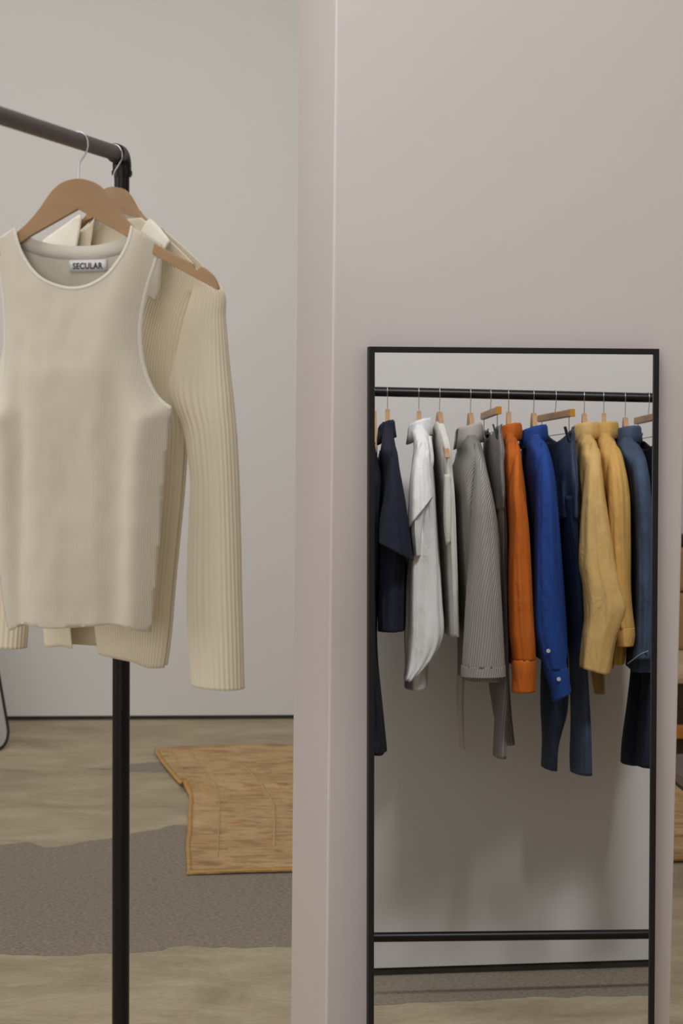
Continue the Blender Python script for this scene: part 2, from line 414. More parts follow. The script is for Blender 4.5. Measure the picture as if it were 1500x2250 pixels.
# back wall (its foot runs along the dark line of the shaded gap)
wb0, wb1 = floor_pt(18, 1584), floor_pt(642, 1581)
wd_ = (wb1 - wb0).normalized(); wn_ = V((wd_.y, -wd_.x, 0))
A0, A1 = wb0 - wd_ * 4, wb1 + wd_ * 5
def slab(name, a, b, n, t, z0, z1, m, bev=0):
    c = (a + b) / 2 - n * t / 2; c.z = (z0 + z1) / 2
    return struct(boxes(name, [(c, (b - a) / 2, n * t / 2, V((0, 0, (z1 - z0) / 2)))], m, bev=bev))
slab('wall_back', A0 - wn_ * .012, A1 - wn_ * .012, wn_, .2, .02, 3.9, M['wall'])
slab('gap_shade_back', A0 - wn_ * .018, A1 - wn_ * .018, wn_, .15, 0, .0195, M['gap'])  # dark strip painted as the shade of the recessed gap at the wall foot
# pillar
pn = V((math.sin(MA), -math.cos(MA), 0)); pd = V((math.cos(MA), math.sin(MA), 0))
mtop = MC + MU * MH
pface = V((mtop.x, mtop.y, 0)) - pn * .028
def hit_line(px, py, o, d):
    r = ray(px, py); r2 = V((r.x, r.y)).normalized(); den = r2.x * d.y - r2.y * d.x
    t = (o.x * d.y - o.y * d.x) / den; return V((r2.x * t, r2.y * t, 0))
pR = hit_line(1500, 1100, pface, pd); pL = hit_line(728, 900, pface, pd)
back_dir = -pn
pB = hit_line(650, 900, pL, back_dir); depth_p = (pB - pL).dot(back_dir)
print('pillar', pL, pR, 'depth', depth_p)
cpil = (pL + pR) / 2 + back_dir * depth_p / 2; cpil.z = 1.95
pil = struct(boxes('wall_pillar', [(cpil, (pR - pL) / 2, back_dir * depth_p / 2, V((0, 0, 1.95)))], M['pillar'])); bevel(pil, .005, 3)
# small scuffs on the pillar plaster
# side wall behind the clothes of the second rack
WO = RB0 + RN * RW
sw0, sw1 = WO + RD * (-.47), WO + RD * 3.6
slab('wall_side', sw0, sw1, -RN, .14, .025, 3.9, M['wall'])
slab('baseboard_side', sw0 + RN * .006 + RD * .002, sw1 + RN * .006, -RN, .12, 0, .0245, M['gap'])
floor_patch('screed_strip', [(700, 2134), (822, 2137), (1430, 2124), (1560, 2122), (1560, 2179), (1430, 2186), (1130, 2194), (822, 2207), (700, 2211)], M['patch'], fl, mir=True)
# plain ceiling; the lamps under it have no fixtures
struct(boxes('ceiling', [abox(-6, 6, -5, 12, 3.9, 4.0)], M['ceiling']))

# ------------------------------------------------------------------ leaning mirror on the pillar
def leaning_frame(root):
    fw, fd = .0115, .022
    def W(a, b, c): return MC + MX * a + MU * b + MN * c
    lst = []
    def bar(a0, a1, b0, b1):
        return (W((a0 + a1) / 2, (b0 + b1) / 2, -fd / 2 + .004), MX * (a1 - a0) / 2, MU * (b1 - b0) / 2, MN * fd / 2)
    h = MW / 2
    fr = boxes('frame', [bar(-h, -h + fw, 0, MH), bar(h - fw, h, 0, MH), bar(-h + fw, h - fw, MH - fw, MH), bar(-h + fw, h - fw, 0, fw)], M['frame'], root, bev=.001)
    g = boxes('mirror_glass', [(W(0, MH / 2, -.002), MX * (h - fw), MU * (MH / 2 - fw), MN * .002)], M['mirror_glass'], root)
    boxes('backing', [(W(0, MH / 2, -.010), MX * (h - fw), MU * (MH / 2 - fw), MN * .005)], M['frame'], root)
lm = thing('floor_mirror', 'tall mirror in a thin black frame leaning against the white pillar, reflecting a clothes rail', 'mirror', MC)
leaning_frame(lm)

# ------------------------------------------------------------------ first rack (left, near)
E0 = at_depth(268, 341, 3.30); B0 = at_depth(0, 262, 2.77); B0.z = E0.z
bdir = (B0 - E0).normalized(); B1 = E0 + bdir * 1.15
r1 = thing('clothes_rack', 'black steel pipe clothes rack with two cream knits hanging, in front of the white wall', 'clothes rack', V((E0.x, E0.y, 0)))
RP = .0127
pipe('rail', [E0 + bdir * .03, B1 - bdir * .03], RP, M['grey_pipe'], r1, 32)['label'] = 'worn grey rail'
def rack_elbow(c, d, parent):
    arc = [c + d * .034, c + d * .018] + [c + d * (.018 * (1 - math.sin(t))) + V((0, 0, -.018 * (1 - math.cos(t)))) for t in [PI / 2 * k / 8 for k in range(1, 9)]] + [c + V((0, 0, -.036))]
    pipe('elbow', arc, .0156, M['black_pipe'], parent, 28)
    pipe('elbow_collar', [c + V((0, 0, -.026)), c + V((0, 0, -.033))], .0172, M['black_pipe'], parent, 28)
    pipe('elbow_collar', [c + d * .030, c + d * .036], .0160, M['black_pipe'], parent, 28)
rack_elbow(E0, bdir, r1); rack_elbow(B1, -bdir, r1)
for c in (E0, B1):
    pipe('upright', [V((c.x, c.y, c.z - .03)), V((c.x, c.y, c.z - .26))], .0125, M['black_pipe'], r1, 28)
    pipe('upright', [V((c.x, c.y, c.z - .25)), V((c.x, c.y, .03))], .0149, M['black_pipe'], r1, 28)
    pipe('coupling', [V((c.x, c.y, c.z - .235)), V((c.x, c.y, c.z - .275))], .0175, M['black_pipe'], r1, 28)
    pp = V((-bdir.y, bdir.x, 0))
    pipe('foot', [V((c.x, c.y, .0149)) - pp * .22, V((c.x, c.y, .0149)) + pp * .22], .0149, M['black_pipe'], r1, 24)
pipe('bottom_rail', [V((E0.x, E0.y, .15)), V((B1.x, B1.y, .15))], .0127, M['black_pipe'], r1, 24)

HANG = [(0, 0), (.026, -.006), (.045, -.022), (.064, -.048), (.092, -.077), (.134, -.106), (.184, -.131), (.1865, -.1385), (.1925, -.1405), (.197, -.1350),
        (.207, -.141), (.218, -.152), (.2255, -.169), (.2225, -.1705), (.128, -.121), (.076, -.088), (.0, -.047)]
def hanger_body(W, m, parent, scale=1.0, t=.012, name='wooden_arms'):
    top = HANG[:-1]; pts = [(a, z) for a, z in top] + [(0, -.047)] + [(-a, z) for a, z in reversed(top[1:])]
    # smooth the hump
    n = len(pts); fr = [W(a * scale, z * scale, -t / 2) for a, z in pts]; bk = [W(a * scale, z * scale, t / 2) for a, z in pts]
    fs = [tuple(range(n)), tuple(range(2 * n - 1, n - 1, -1))] + [(i, i + n, (i + 1) % n + n, (i + 1) % n) for i in range(n)]
    o = link(name, fr + bk, fs, m, parent, smooth=True); sharp(o, 30); bevel(o, .0022, 3); return o
# smoothed hanger outline
_top = [(0, 0)] + [(a, z) for a, z in HANG[1:6]]
_sm = smooth_line([(-.026, -.006), (0, 0), (.026, -.006), (.045, -.022), (.064, -.048), (.092, -.077), (.134, -.106), (.184, -.131)], 5)
_sm = [p for p in _sm if p[0] > .001]
HANG = [(0, 0)] + _sm + [(.1860, -.1350), (.1875, -.1392), (.1905, -.1410), (.1938, -.1395), (.1960, -.1352)] + smooth_line([(.200, -.1362), (.209, -.1425), (.219, -.153), (.2255, -.1675)], 4) + \
       [(.2245, -.1705), (.2225, -.1708), (.128, -.121), (.076, -.088), (.0, -.047)]
def hook(pts, m, parent, r=.0013): return pipe('hook', catmull(pts, 6), r, m, parent, 10)

# hanger one, with the sleeveless top
t1 = E0.lerp(B0, (3.30 - 3.085) / (3.30 - B0.y))
hd1 = V((math.cos(.17), -math.sin(.17), 0))
O1 = V((t1.x, t1.y, 0)); pl1 = Plane(O1, hd1)
off1 = pl1.L(173, 393)[0]; pl1 = Plane(O1 + hd1 * off1, hd1)
ht = pl1.L(173, 393)[1]
h1 = thing('clothes_hanger', 'wooden hanger under the sleeveless cream knit top, its notched right arm sticking out', 'hanger', pl1.W(0, ht), 'wooden hangers on the near rack')
hanger_body(lambda a, z, o: pl1.W(a, ht + z, o), M['wood'], h1, 1.0)
zc = t1.z
hook([pl1.W(*pl1.L(x, y)) for x, y in ((173, 402), (173, 372), (176, 356), (184, 344), (191, 330), (193, 316), (190, 302), (182, 293.5), (172, 290), (160, 293), (153, 304))], M['steel'], h1)

def px2(pl, pts): return [pl.L(x, y) for x, y in pts]
neck_f = smooth_line([(38, 500), (44, 525), (56, 557), (80, 593), (112, 618), (158, 632), (200, 627), (240, 604), (268, 568), (285, 532), (293, 497)], 5)
neck_b = smooth_line([(38, 500), (52, 517), (70, 526), (100, 535), (140, 540), (190, 541), (235, 534), (268, 522), (293, 497)], 4)
strapR = [(356, 538)]
armR = smooth_line([(356, 538), (343, 580), (326, 632), (314, 690), (311, 740), (316, 790), (330, 838), (350, 873), (376, 895)], 4)
sideR = smooth_line([(376, 895), (373, 935), (364, 1020), (356, 1110), (348, 1230), (339, 1330), (331, 1388)], 3)
hem = smooth_line([(331, 1388), (312, 1383), (300, 1378), (262, 1369), (200, 1372), (130, 1374), (75, 1368), (48, 1372), (34, 1382), (19, 1386)], 3)
sideL = smooth_line([(19, 1386), (10, 1340), (-2, 1250), (-15, 1100), (-25, 960), (-34, 895)], 3)
armL = smooth_line([(-34, 895), (-8, 868), (4, 835), (9, 790), (10, 720), (6, 655), (-4, 590), (-18, 534)], 4)
edgeL = pl_edge = None
def bounds(tabL, tabR):
    def f(z):
        def at(tab):
            for (a0, z0), (a1, z1) in zip(tab, tab[1:]):
                if (z0 - z) * (z1 - z) <= 0 and z0 != z1: return a0 + (a1 - a0) * (z - z0) / (z1 - z0)
            return tab[0][0] if abs(z - tab[0][1]) < abs(z - tab[-1][1]) else tab[-1][0]
        return at(tabL), at(tabR)
    return f
outR = px2(pl1, armR + sideR[1:]); outL = px2(pl1, list(reversed(sideL + armL[1:])))
bd1 = bounds(outL, outR); zt, zb = pl1.L(173, 500)[1], pl1.L(173, 1385)[1]
def folds1(a, z, t):
    k = max(0, min(1, (zt - .10 - z) / .25)); a0 = a + .012 * (zt - z)
    f = -.021 * math.exp(-((a0 + .087) / .020) ** 2) * k - .019 * math.exp(-((a0 - .072) / .024) ** 2) * k
    f += .009 * math.exp(-((a0 + .125) / .02) ** 2) * k + .007 * math.exp(-((a0 - .115) / .022) ** 2) * k + .004 * math.sin(a * 42 + z * 3) * k
    return f + .0035 * nz(a * 16, z * 7, 1.7) + .002 * nz(a * 45, z * 22, 4)
_edge = [V(p) for p in outR], [V(p) for p in outL]
def edge_dist(a, z):
    p = V((a, z)); best = 9.0
    for line in _edge:
        for q, r in zip(line, line[1:]):
            d = r - q; t = max(0, min(1, (p - q).dot(d) / max(d.length_squared, 1e-9))); best = min(best, (p - q - d * t).length)
    return best
def depth_front(a, z):
    l, r = bd1(z); s = max(-1, min(1, (2 * a - l - r) / max(r - l, .01)))
    T = .009 + .026 * max(0, min(1, (zt - z) / .22)); e = math.sin(PI / 2 * min(1, edge_dist(a, z) / .052)) * (1 if l - .002 <= a <= r + .002 else 0)
    return T * e + .0005 + folds1(a, z, 1) * e
def depth_back(a, z):
    l, r = bd1(z); s = max(-1, min(1, (2 * a - l - r) / max(r - l, .01)))
    T = .009 + .022 * max(0, min(1, (zt - z) / .22)); e = math.sin(PI / 2 * min(1, edge_dist(a, z) / .052)) * (1 if l - .002 <= a <= r + .002 else 0)
    return -(T * e + .0005) + folds1(a + .03, z, 1) * e * .5
def panel(name, poly, pl, depth, m, parent, step=.006, thick=.0018, uvf=None):
    v2, tr = cdt_panel(poly, step)
    o = link(name, [pl.W(a, z, depth(a, z)) for a, z in v2], tr, m, parent, uvs=[(uvf(a, z) if uvf else (a, z)) for a, z in v2])
    solid(o, thick, 0); return o
top = thing('sleeveless_top', 'sleeveless cream knit top with a scoop neck and white neck label, nearest on the rack', 'top', pl1.W(0, ht - .09))
outer = armR[:-1] + sideR[:-1] + hem[:-1] + sideL[:-1] + armL
panel('front_panel', px2(pl1, neck_f[:-1] + [neck_f[-1]] + outer), pl1, depth_front, M['knit'], top)
hem_b = smooth_line([(331, 1386), (300, 1381), (262, 1374), (200, 1377), (130, 1379), (75, 1373), (48, 1376), (19, 1384)], 3)
panel('back_panel', px2(pl1, neck_b[:-1] + [neck_b[-1]] + armR[:-1] + sideR[:-1] + hem_b[:-1] + sideL[:-1] + armL), pl1, depth_back, M['knit'], top)
ribbon('neck_binding', pl1, px2(pl1, neck_f), .0042, depth_front, M['knit_trim'], top, side=-1)
ribbon('neck_binding', pl1, px2(pl1, neck_b), .021, depth_back, M['knit_trim'], top, side=-1)
ribbon('armhole_binding', pl1, px2(pl1, armR), .0045, depth_front, M['knit_trim'], top, side=-1)
ribbon('armhole_binding', pl1, px2(pl1, armL), .0045, depth_front, M['knit_trim'], top, side=-1)
# neck label with its writing, sewn inside the back
lc = [pl1.L(x, y) for x, y in ((147, 571), (230, 569), (230, 595), (148, 598))]
lv = []
for i in range(13):
    t = i / 12
    for (p, q) in ((lc[0], lc[1]), (lc[3], lc[2])):
        a, z = p[0] + (q[0] - p[0]) * t, p[1] + (q[1] - p[1]) * t; lv.append(pl1.W(a, z, depth_back(a, z) + .0035))
lab = link('neck_label', lv, [(2 * i, 2 * i + 1, 2 * i + 3, 2 * i + 2) for i in range(12)], M['label'], top); solid(lab, .0006, 0)
fc = bpy.data.curves.new('lettering', 'FONT'); fc.body = 'SECULAR'; fc.size = 1; fc.offset = .03; fc.extrude = .002; fc.space_character = 1.08
fo = bpy.data.objects.new('lettering', fc); COL.objects.link(fo); bpy.context.view_layer.update()
me = bpy.data.meshes.new_from_object(fo); bpy.data.objects.remove(fo)
xs = [v.co.x for v in me.vertices]; ys = [v.co.y for v in me.vertices]; x0_, x1_, y0_, y1_ = min(xs), max(xs), min(ys), max(ys)
ta, tb, tc_ = pl1.L(155, 591), pl1.L(221, 590), pl1.L(155, 577)
vs = []
for v in me.vertices:
    s, t = (v.co.x - x0_) / (x1_ - x0_), (v.co.y - y0_) / (y1_ - y0_)
    a = ta[0] + (tb[0] - ta[0]) * s; z = ta[1] + (tb[1] - ta[1]) * s + (tc_[1] - ta[1]) * t
    vs.append(pl1.W(a, z, depth_back(a, z) + .0040 + v.co.z * .1))
link('lettering', vs, [tuple(p.vertices) for p in me.polygons], M['ink'], lab, smooth=False)

# ------------------------------------------------------------------ hanger two, with the ribbed cardigan
hd2 = V((math.cos(.63), -math.sin(.63), 0)); t2 = E0.lerp(B0, (3.30 - 3.262) / (3.30 - B0.y))
pl2 = Plane(V((t2.x, t2.y, 0)), hd2); o2 = pl2.L(250, 411); pl2 = Plane(pl2.o + hd2 * o2[0], hd2); ht2 = o2[1]
h2 = thing('clothes_hanger', 'wooden hanger inside the ribbed long-sleeved cardigan, beside the corner of the rack', 'hanger', pl2.W(0, ht2), 'wooden hangers on the near rack')
def slim(a, z):
    g = abs(a)
    if g <= .055: return a, z
    k = .42; return math.copysign(.055 + (g - .055) * k, a), -.040 + (z + .040) * k
hanger_body(lambda a, z, o: pl2.W(slim(a, z)[0], ht2 + slim(a, z)[1], o), M['wood'], h2, .8)
hook([pl2.W(*pl2.L(x, y)) for x, y in ((249, 420), (249, 398), (251, 380), (260, 364), (267, 350), (268, 337), (263, 325), (256, 319), (247, 318), (240, 324))], M['steel'], h2)
card = thing('cardigan', 'ribbed cream long-sleeved cardigan with a wide collar, hanging behind the sleeveless top', 'cardigan', pl2.W(0, ht2 - .1))
def grid_panel(name, pl, Lt, Rt, topf, botf, depth, m, parent, ribw=.0055, amp=.0008, rows=110, per=7, thick=.0018):
    """rib-knit panel: columns follow the edges, ribs are real relief"""
    ym = 1100.; wid = abs(pl.L(interp(Rt, ym)[0], ym)[0] - pl.L(interp(Lt, ym)[0], ym)[0]); nr = max(3, int(wid / ribw)); nc = nr * per
    vs, fs = [], []
    for j in range(nc + 1):
        s = j / nc; y0, y1 = interp(topf, s)[0], interp(botf, s)[0]
        for i in range(rows + 1):
            y = y0 + (y1 - y0) * i / rows; x = interp(Lt, y)[0] * (1 - s) + interp(Rt, y)[0] * s
            a, z = pl.L(x, y); vs.append(pl.W(a, z, depth(s, a, z) + amp * math.cos(2 * PI * s * nr)))
    R_ = rows + 1
    for j in range(nc):
        for i in range(rows): k = j * R_ + i; fs.append((k, k + 1, k + R_ + 1, k + R_))
    o = link(name, vs, fs, m, parent); solid(o, thick, 0); return o
Rt2 = [(476, 314), (505, 351), (526, 377), (552, 406), (583, 437), (602, 446), (622, 440), (660, 424), (700, 411), (780, 398), (855, 397), (905, 404), (935, 408), (964, 407.5), (1076, 401), (1169, 392), (1281, 381), (1412, 369.5), (1470, 361)]
Lf2 = [(480, 290), (640, 262), (900, 238), (1200, 236), (1350, 234), (1440, 245)]
Ll2 = [(480, 180), (560, 112), (640, 72), (900, 84), (1200, 98), (1370, 102), (1420, 106)]
Rl2 = [(480, 215), (640, 196), (900, 186), (1200, 182), (1370, 182), (1420, 186)]
zt2 = pl2.L(250, 500)[1]
def T2(z): return .008 + .022 * max(0, min(1, (zt2 - .03 - z) / .2))
def dF(s, a, z): return max(T2(z) * math.sqrt(max(0, 1 - s ** 3)), .0095 if z > zt2 - .11 else 0) + .005 * nz(a * 14, z * 4, 2) * (1 - s ** 4) + .0008
def dL(s, a, z): return T2(z) * math.sqrt(max(0, 1 - (1 - s) ** 3)) + .005 * nz(a * 14, z * 4, 5)
def dB(s, a, z): return -max(T2(z) * math.sqrt(max(0, 1 - abs(2 * s - 1) ** 3)), .0085 if z > zt2 - .11 else 0) - .0008
grid_panel('front_panel', pl2, Lf2, Rt2, [(0, 482), (1, 480)], [(0, 1433), (.12, 1438), (.35, 1444), (.62, 1452), (.85, 1465), (1, 1467)], dF, M['rib'], card)
grid_panel('front_panel', pl2, Ll2, Rl2, [(0, 560), (.5, 515), (1, 480)], [(0, 1418), (.3, 1419), (.7, 1417), (1, 1421)], dL, M['rib'], card)
grid_panel('back_panel', pl2, Ll2, Rt2, [(0, 560), (.22, 500), (.4, 486), (.6, 486), (1, 484)], [(0, 1416), (.3, 1423), (.5, 1426), (.8, 1440), (1, 1462)], dB, M['rib'], card)
def sleeve2(name, rows_px, offs, hb, ribs, seed, fold=.03):
    secs = []
    for y, xl, xr in rows_px:
        hb_ = hb(y); P, Q = pl2.P(xl, y, offs), pl2.P(xr, y, offs); c = (P + Q) / 2; A = (Q - P) / 2; A.z = 0; B = pl2.n * hb_
        secs.append((y, c.x, c.y, c.z, A.x, A.y, B.x, B.y))
    return tube(name, secs, M['rib'], card, n=ribs * 7, rows=150, fold=fold, ff=1.6, fz=3, seed=seed, ribs=ribs, ribamp=.0008, power=2.3)
sleeve2('sleeve', [(594, 440, 444), (606, 438, 456), (620, 435, 470), (634, 430, 484), (700, 411, 489.5), (760, 398, 494), (810, 387, 498), (850, 379, 502), (872, 383, 504), (900, 394, 506), (935, 410, 509), (1000, 423, 512.5),
                   (1060, 429.5, 515), (1120, 427, 517), (1180, 424, 519), (1300, 420, 522), (1400, 422, 525), (1470, 427, 526.5), (1509, 430, 527.5)], .002,
        lambda y: .018 + .014 * max(0, min(1, (y - 640) / 250)), 30, 1.3)
sleeve2('sleeve', [(575, 88, 122), (620, 60, 118), (700, 30, 112), (850, 0, 108), (1000, -18, 88), (1200, -42, 66), (1350, -50, 56), (1418, -54, 51)], .002,
        lambda y: .018 + .012 * max(0, min(1, (y - 640) / 250)), 30, 4.3)
# shoulder seam ridge and the wide collar
def leaf(name, poly, off, m, lift=0.0, thick=.0035):
    P2 = [pl2.L(x, y, lift) for x, y in poly]; zt_ = max(z for a, z in P2)
    v2, tr = cdt_panel(P2, .006)
    o = link(name, [pl2.W(a, z, off(a, z) + .002 * nz(a * 30, z * 30)) for a, z in v2], tr, m, card); solid(o, thick, 0); return o
zR = pl2.L(330, 480)[1]
leaf('collar', smooth_line([(310, 486), (316, 481), (324, 484), (350, 506), (374, 529)], 3)[:-1] + [(374, 529), (366, 548), (362, 575), (360, 610), (358, 636), (353, 657), (349, 661), (340, 656), (321, 644), (318, 640), (322, 600), (318, 560), (302, 520)],
     lambda a, z: .014 + .024 * max(0, min(1, (zR - z) / .06)), M['collar'], .030)
leaf('collar', [(112, 536), (124, 522), (150, 500), (172, 482), (186, 473), (190, 478), (190, 500), (191, 552), (170, 580), (130, 600), (104, 560)],
     lambda a, z: .012 + .018 * max(0, min(1, (zR - z) / .06)), M['collar'])
leaf('collar', [(186, 476), (215, 470), (260, 466), (300, 474), (314, 484), (300, 520), (285, 536), (230, 548), (188, 545)], lambda a, z: -.012, M['collar'])

# ------------------------------------------------------------------ second rack, opposite the mirror
plR = Plane(RB0, RD, mir=True)            # plane of the rail, u = 0 ; offset along RN (away from the mirror) = u
def bar_s(px):
    p = plR.P(px, 866); return (p - RB0).dot(RD)
UD, GD, GP = RN, RD, RB0                  # current garment frame: near end -> far end, along the rail, point on the rail
ZT = [0]
def U(px, py, u=0.0):
    o, d = refl(CAM), refl_dir(ray(px, py))
    t = ((GP + UD * u - o).dot(UD)) / d.dot(UD); return o + d * t
def set_frame(hx, al):
    """each hanger is turned a little on the rail; al = angle between it and the line of sight"""
    global UD, GD, GP
    s = bar_s(hx); p = bar_pt(s); GP = V((p.x, p.y, 0))
    d = refl_dir(ray(hx, 950)); d = V((d.x, d.y, 0)).normalized()
    for sg in (1, -1):
        c, q = math.cos(al * sg), math.sin(al * sg); u = V((d.x * c - d.y * q, d.x * q + d.y * c, 0))
        if (u.dot(RD) - d.dot(RD)) < 0 or al == 0: UD = u; break
    GD = V((-UD.y, UD.x, 0)); GD = GD if GD.dot(RD) > 0 else -GD
    return s, p
r2 = thing('clothes_rack', 'black steel pipe clothes rack full of coloured garments, reflected in the tall mirror', 'clothes rack', RB0)
a_, b_ = bar_pt(-.62), bar_pt(.95)
pipe('rail', [a_, b_], .0138, M['black_pipe'], r2, 28)
pipe('bottom_rail', [bar_pt(-.62, RL), bar_pt(.95, RL)], .0138, M['black_pipe'], r2, 28)
for s in (-.62, .95):
    p = bar_pt(s)
    pipe('upright', [V((p.x, p.y, p.z)), V((p.x, p.y, .03))], .0138, M['black_pipe'], r2, 24)
    pipe('elbow', catmull([p + RD * (.04 if s < 0 else -.04), p + RD * (.01 if s < 0 else -.01) , p + V((0, 0, -.01)), p + V((0, 0, -.045))], 5), .0172, M['black_pipe'], r2, 24)
    pipe('foot', [V((p.x, p.y, .0149)) - RN * .22, V((p.x, p.y, .0149)) + RN * .22], .0138, M['black_pipe'], r2, 20)

GH, GR = 'wooden hangers on the reflected rack', None
def wire(p, zt, parent, r=.0011):
    """hook over the rail and stem down to zt; opening on the far side"""
    c = V(p); R_ = .0152
    pts = [V((c.x, c.y, zt)), V((c.x, c.y, c.z - .045)), c - UD * .008 + V((0, 0, -.028))]
    pts += [c - UD * (R_ * math.cos(t)) + V((0, 0, R_ * math.sin(t))) for t in (-.35, .2, .8, 1.35, 1.9, 2.5, 3.0)]
    pipe('hook', catmull(pts, 5), r, M['steel'], parent, 8)
def coat_hanger(hx, ytop, label, al=0.0, scale=.72):
    s, p = set_frame(hx, al); zt = U(hx, ytop).z; ZT[0] = zt
    t = thing('clothes_hanger', label, 'hanger', V((p.x, p.y, zt)), GH)
    d, nn = UD, GD
    hanger_body(lambda a, z, o: V((p.x, p.y, zt + z)) + d * a + nn * o, M['wood'], t, scale, .013)
    wire(p, zt - .01, t); return s, p, zt
def arm_u(z):
    """how far the hanger arms reach at height z"""
    dz = (ZT[0] - z) / .72
    for (a0, z0), (a1, z1) in zip(HANG[:-5], HANG[1:-4]):
        if -z0 <= dz <= -z1: return .72 * a1
    return 0 if dz < 0 else .72 * .2255
def alpha(px):
    d = refl_dir(ray(px, 1000)); d = V((d.x, d.y)); return abs(math.tan(math.atan2(d.x * UD.y - d.y * UD.x, d.x * UD.x + d.y * UD.y)))
def msecs(rows_px, uc, hu=None, arms=False):
    """rows: (y, xl, xr[, hu]) silhouettes in the mirror -> loft sections"""
    out = []
    if arms:
        tab = [tuple(r[:3]) + ((r[3] if len(r) > 3 else hu),) for r in rows_px]; y = tab[0][0]; dn = []
        while y < tab[-1][0]: dn.append((y,) + tuple(interp(tab, y))); y += 6 if y < 1060 else 30
        rows_px = dn + [tab[-1]]
    for r in rows_px:
        y, xl, xr = r[:3]; h = r[3] if len(r) > 3 else hu; u = r[4] if len(r) > 4 else uc
        L_, R_ = U(xl, y, u), U(xr, y, u); c = (L_ + R_) / 2; w_ = (R_ - L_).dot(GD) / 2
        if arms: h = max(h, arm_u(c.z + .012) + .032)
        ap = h * alpha((xl + xr) / 2); hv = math.sqrt(max(w_ * w_ - ap * ap, min(.014, .3 * h + .001) ** 2))
        A = GD * hv; B = UD * h; out.append((-c.z, c.x, c.y, c.z, A.x, A.y, B.x, B.y))
    return out
def mtube(name, rows_px, uc, hu, m, parent, **k):
    if name in ('body', 'sleeve') and len(rows_px[0]) > 3 and rows_px[0][0] < 1050:
        r0 = rows_px[0]; mx_ = (r0[1] + r0[2]) / 2; us = r0[4:] if len(r0) > 4 else ()
        rows_px = [(r0[0] - (9 if name == 'body' else 14), mx_ - 2, mx_ + 2, .012) + tuple(us), (r0[0] - 4, mx_ - (r0[2] - r0[1]) * .36, mx_ + (r0[2] - r0[1]) * .36, r0[3] * .75) + tuple(us)] + list(rows_px)
    s = msecs(rows_px, uc, hu, name == 'body'); k.setdefault('power', 3.2 if name in ('body', 'bodice') else 2.0); k.setdefault('n', 44); k.setdefault('rows', 70); return tube(name, s, m, parent, **k)
def band(name, cx, cy_u, z0, ru, rv, m, parent, drop=.012, h=.04, gap=.5, open_dir=PI, fall=.045, back=.0):
    """folded shirt collar: stand and fall, open towards open_dir (angle in the RD/UD plane)"""
    prof = [(0, 0), (.001, h * .55), (.003, h), (.008, h + .003), (.012, h - .003), (.014 + .0, h - fall * .5), (.017, h - fall)]
    n = 40; vs, fs = [], []
    for i in range(n + 1):
        th = open_dir + gap + (2 * PI - 2 * gap) * i / n
        c_ = math.cos(th - open_dir)                        # +1 at the opening, -1 at the back
        k = (c_ + 1) / 2
        for (r_, z_) in prof:
            ex = 1 + .22 * k ** 3 * (r_ / .017)
            lowr = -.014 * k ** 2 * (r_ / .017)
            p = V(cx) + GD * ((rv + r_ * ex) * math.cos(th)) + UD * ((ru + r_ * ex) * math.sin(th))
            p.z = z0 + z_ - drop * 2 * k + lowr + back * (1 - k) + .002 * nz(th * 2, z_ * 40); vs.append(p)
    q = len(prof)
    for i in range(n):
        for j in range(q - 1): k = i * q + j; fs.append((k, k + 1, k + q + 1, k + q))
    o = link(name, vs, fs, m, parent); solid(o, .0022, 0); return o
def garment(name, label, cat, hx, y):
    p = U(hx, y); return thing(name, label, cat, V((bar_pt(bar_s(hx)).x, bar_pt(bar_s(hx)).y, p.z)), 'garments on the reflected rack')
def cuff(rows_px, uc, hu, m, parent, name='cuff', **k):
    return mtube(name, rows_px, uc, hu, m, parent, fold=.03, rows=14, **k)
def clip_hanger(hx, x0, y0, x1, y1, label, al=.2, cap=True):
    """wooden bar hanger with two clips; far end (x0,y0), near end (x1,y1)"""
    s, p = set_frame(hx, al)
    zc = U(hx, (y0 + y1) / 2 + (hx - (x0 + x1) / 2) * (y1 - y0) / (x1 - x0)).z
    t = thing('clip_hanger', label, 'hanger', V((p.x, p.y, zc)), 'clip hangers on the reflected rack')
    half = .175
    c = V((p.x, p.y, zc)); zn = V((0, 0, 1))
    boxes('wooden_bar', [(c, UD * half, GD * .007, zn * .0105)], M['wood'], t, bev=.003)
    if cap: boxes('end_cap', [(c - UD * (half + .002), UD * .003, GD * .0075, zn * .011)], M['amber'], t, bev=.001)['label'] = 'amber near end'
    wire(p, zc + .008, t)
    pipe('clip_rod', [c - UD * (half - .012) + zn * -.055, c + UD * (half - .012) + zn * -.055], .0011, M['clip'], t, 8)
    for sg in (-1, 1):
        q = c + UD * sg * (half - .03)
        pipe('clip_wire', [q, q + zn * -.055], .0011, M['clip'], t, 8)
        cl = []
        for w_ in (-1, 1):
            cl.append((q + GD * w_ * .006 + zn * -.058, UD * .012, GD * .0012, (zn * .021 + GD * w_ * .006)))
        boxes('clip', cl, M['clip'], t, bev=.0005)
    return s, p, zc
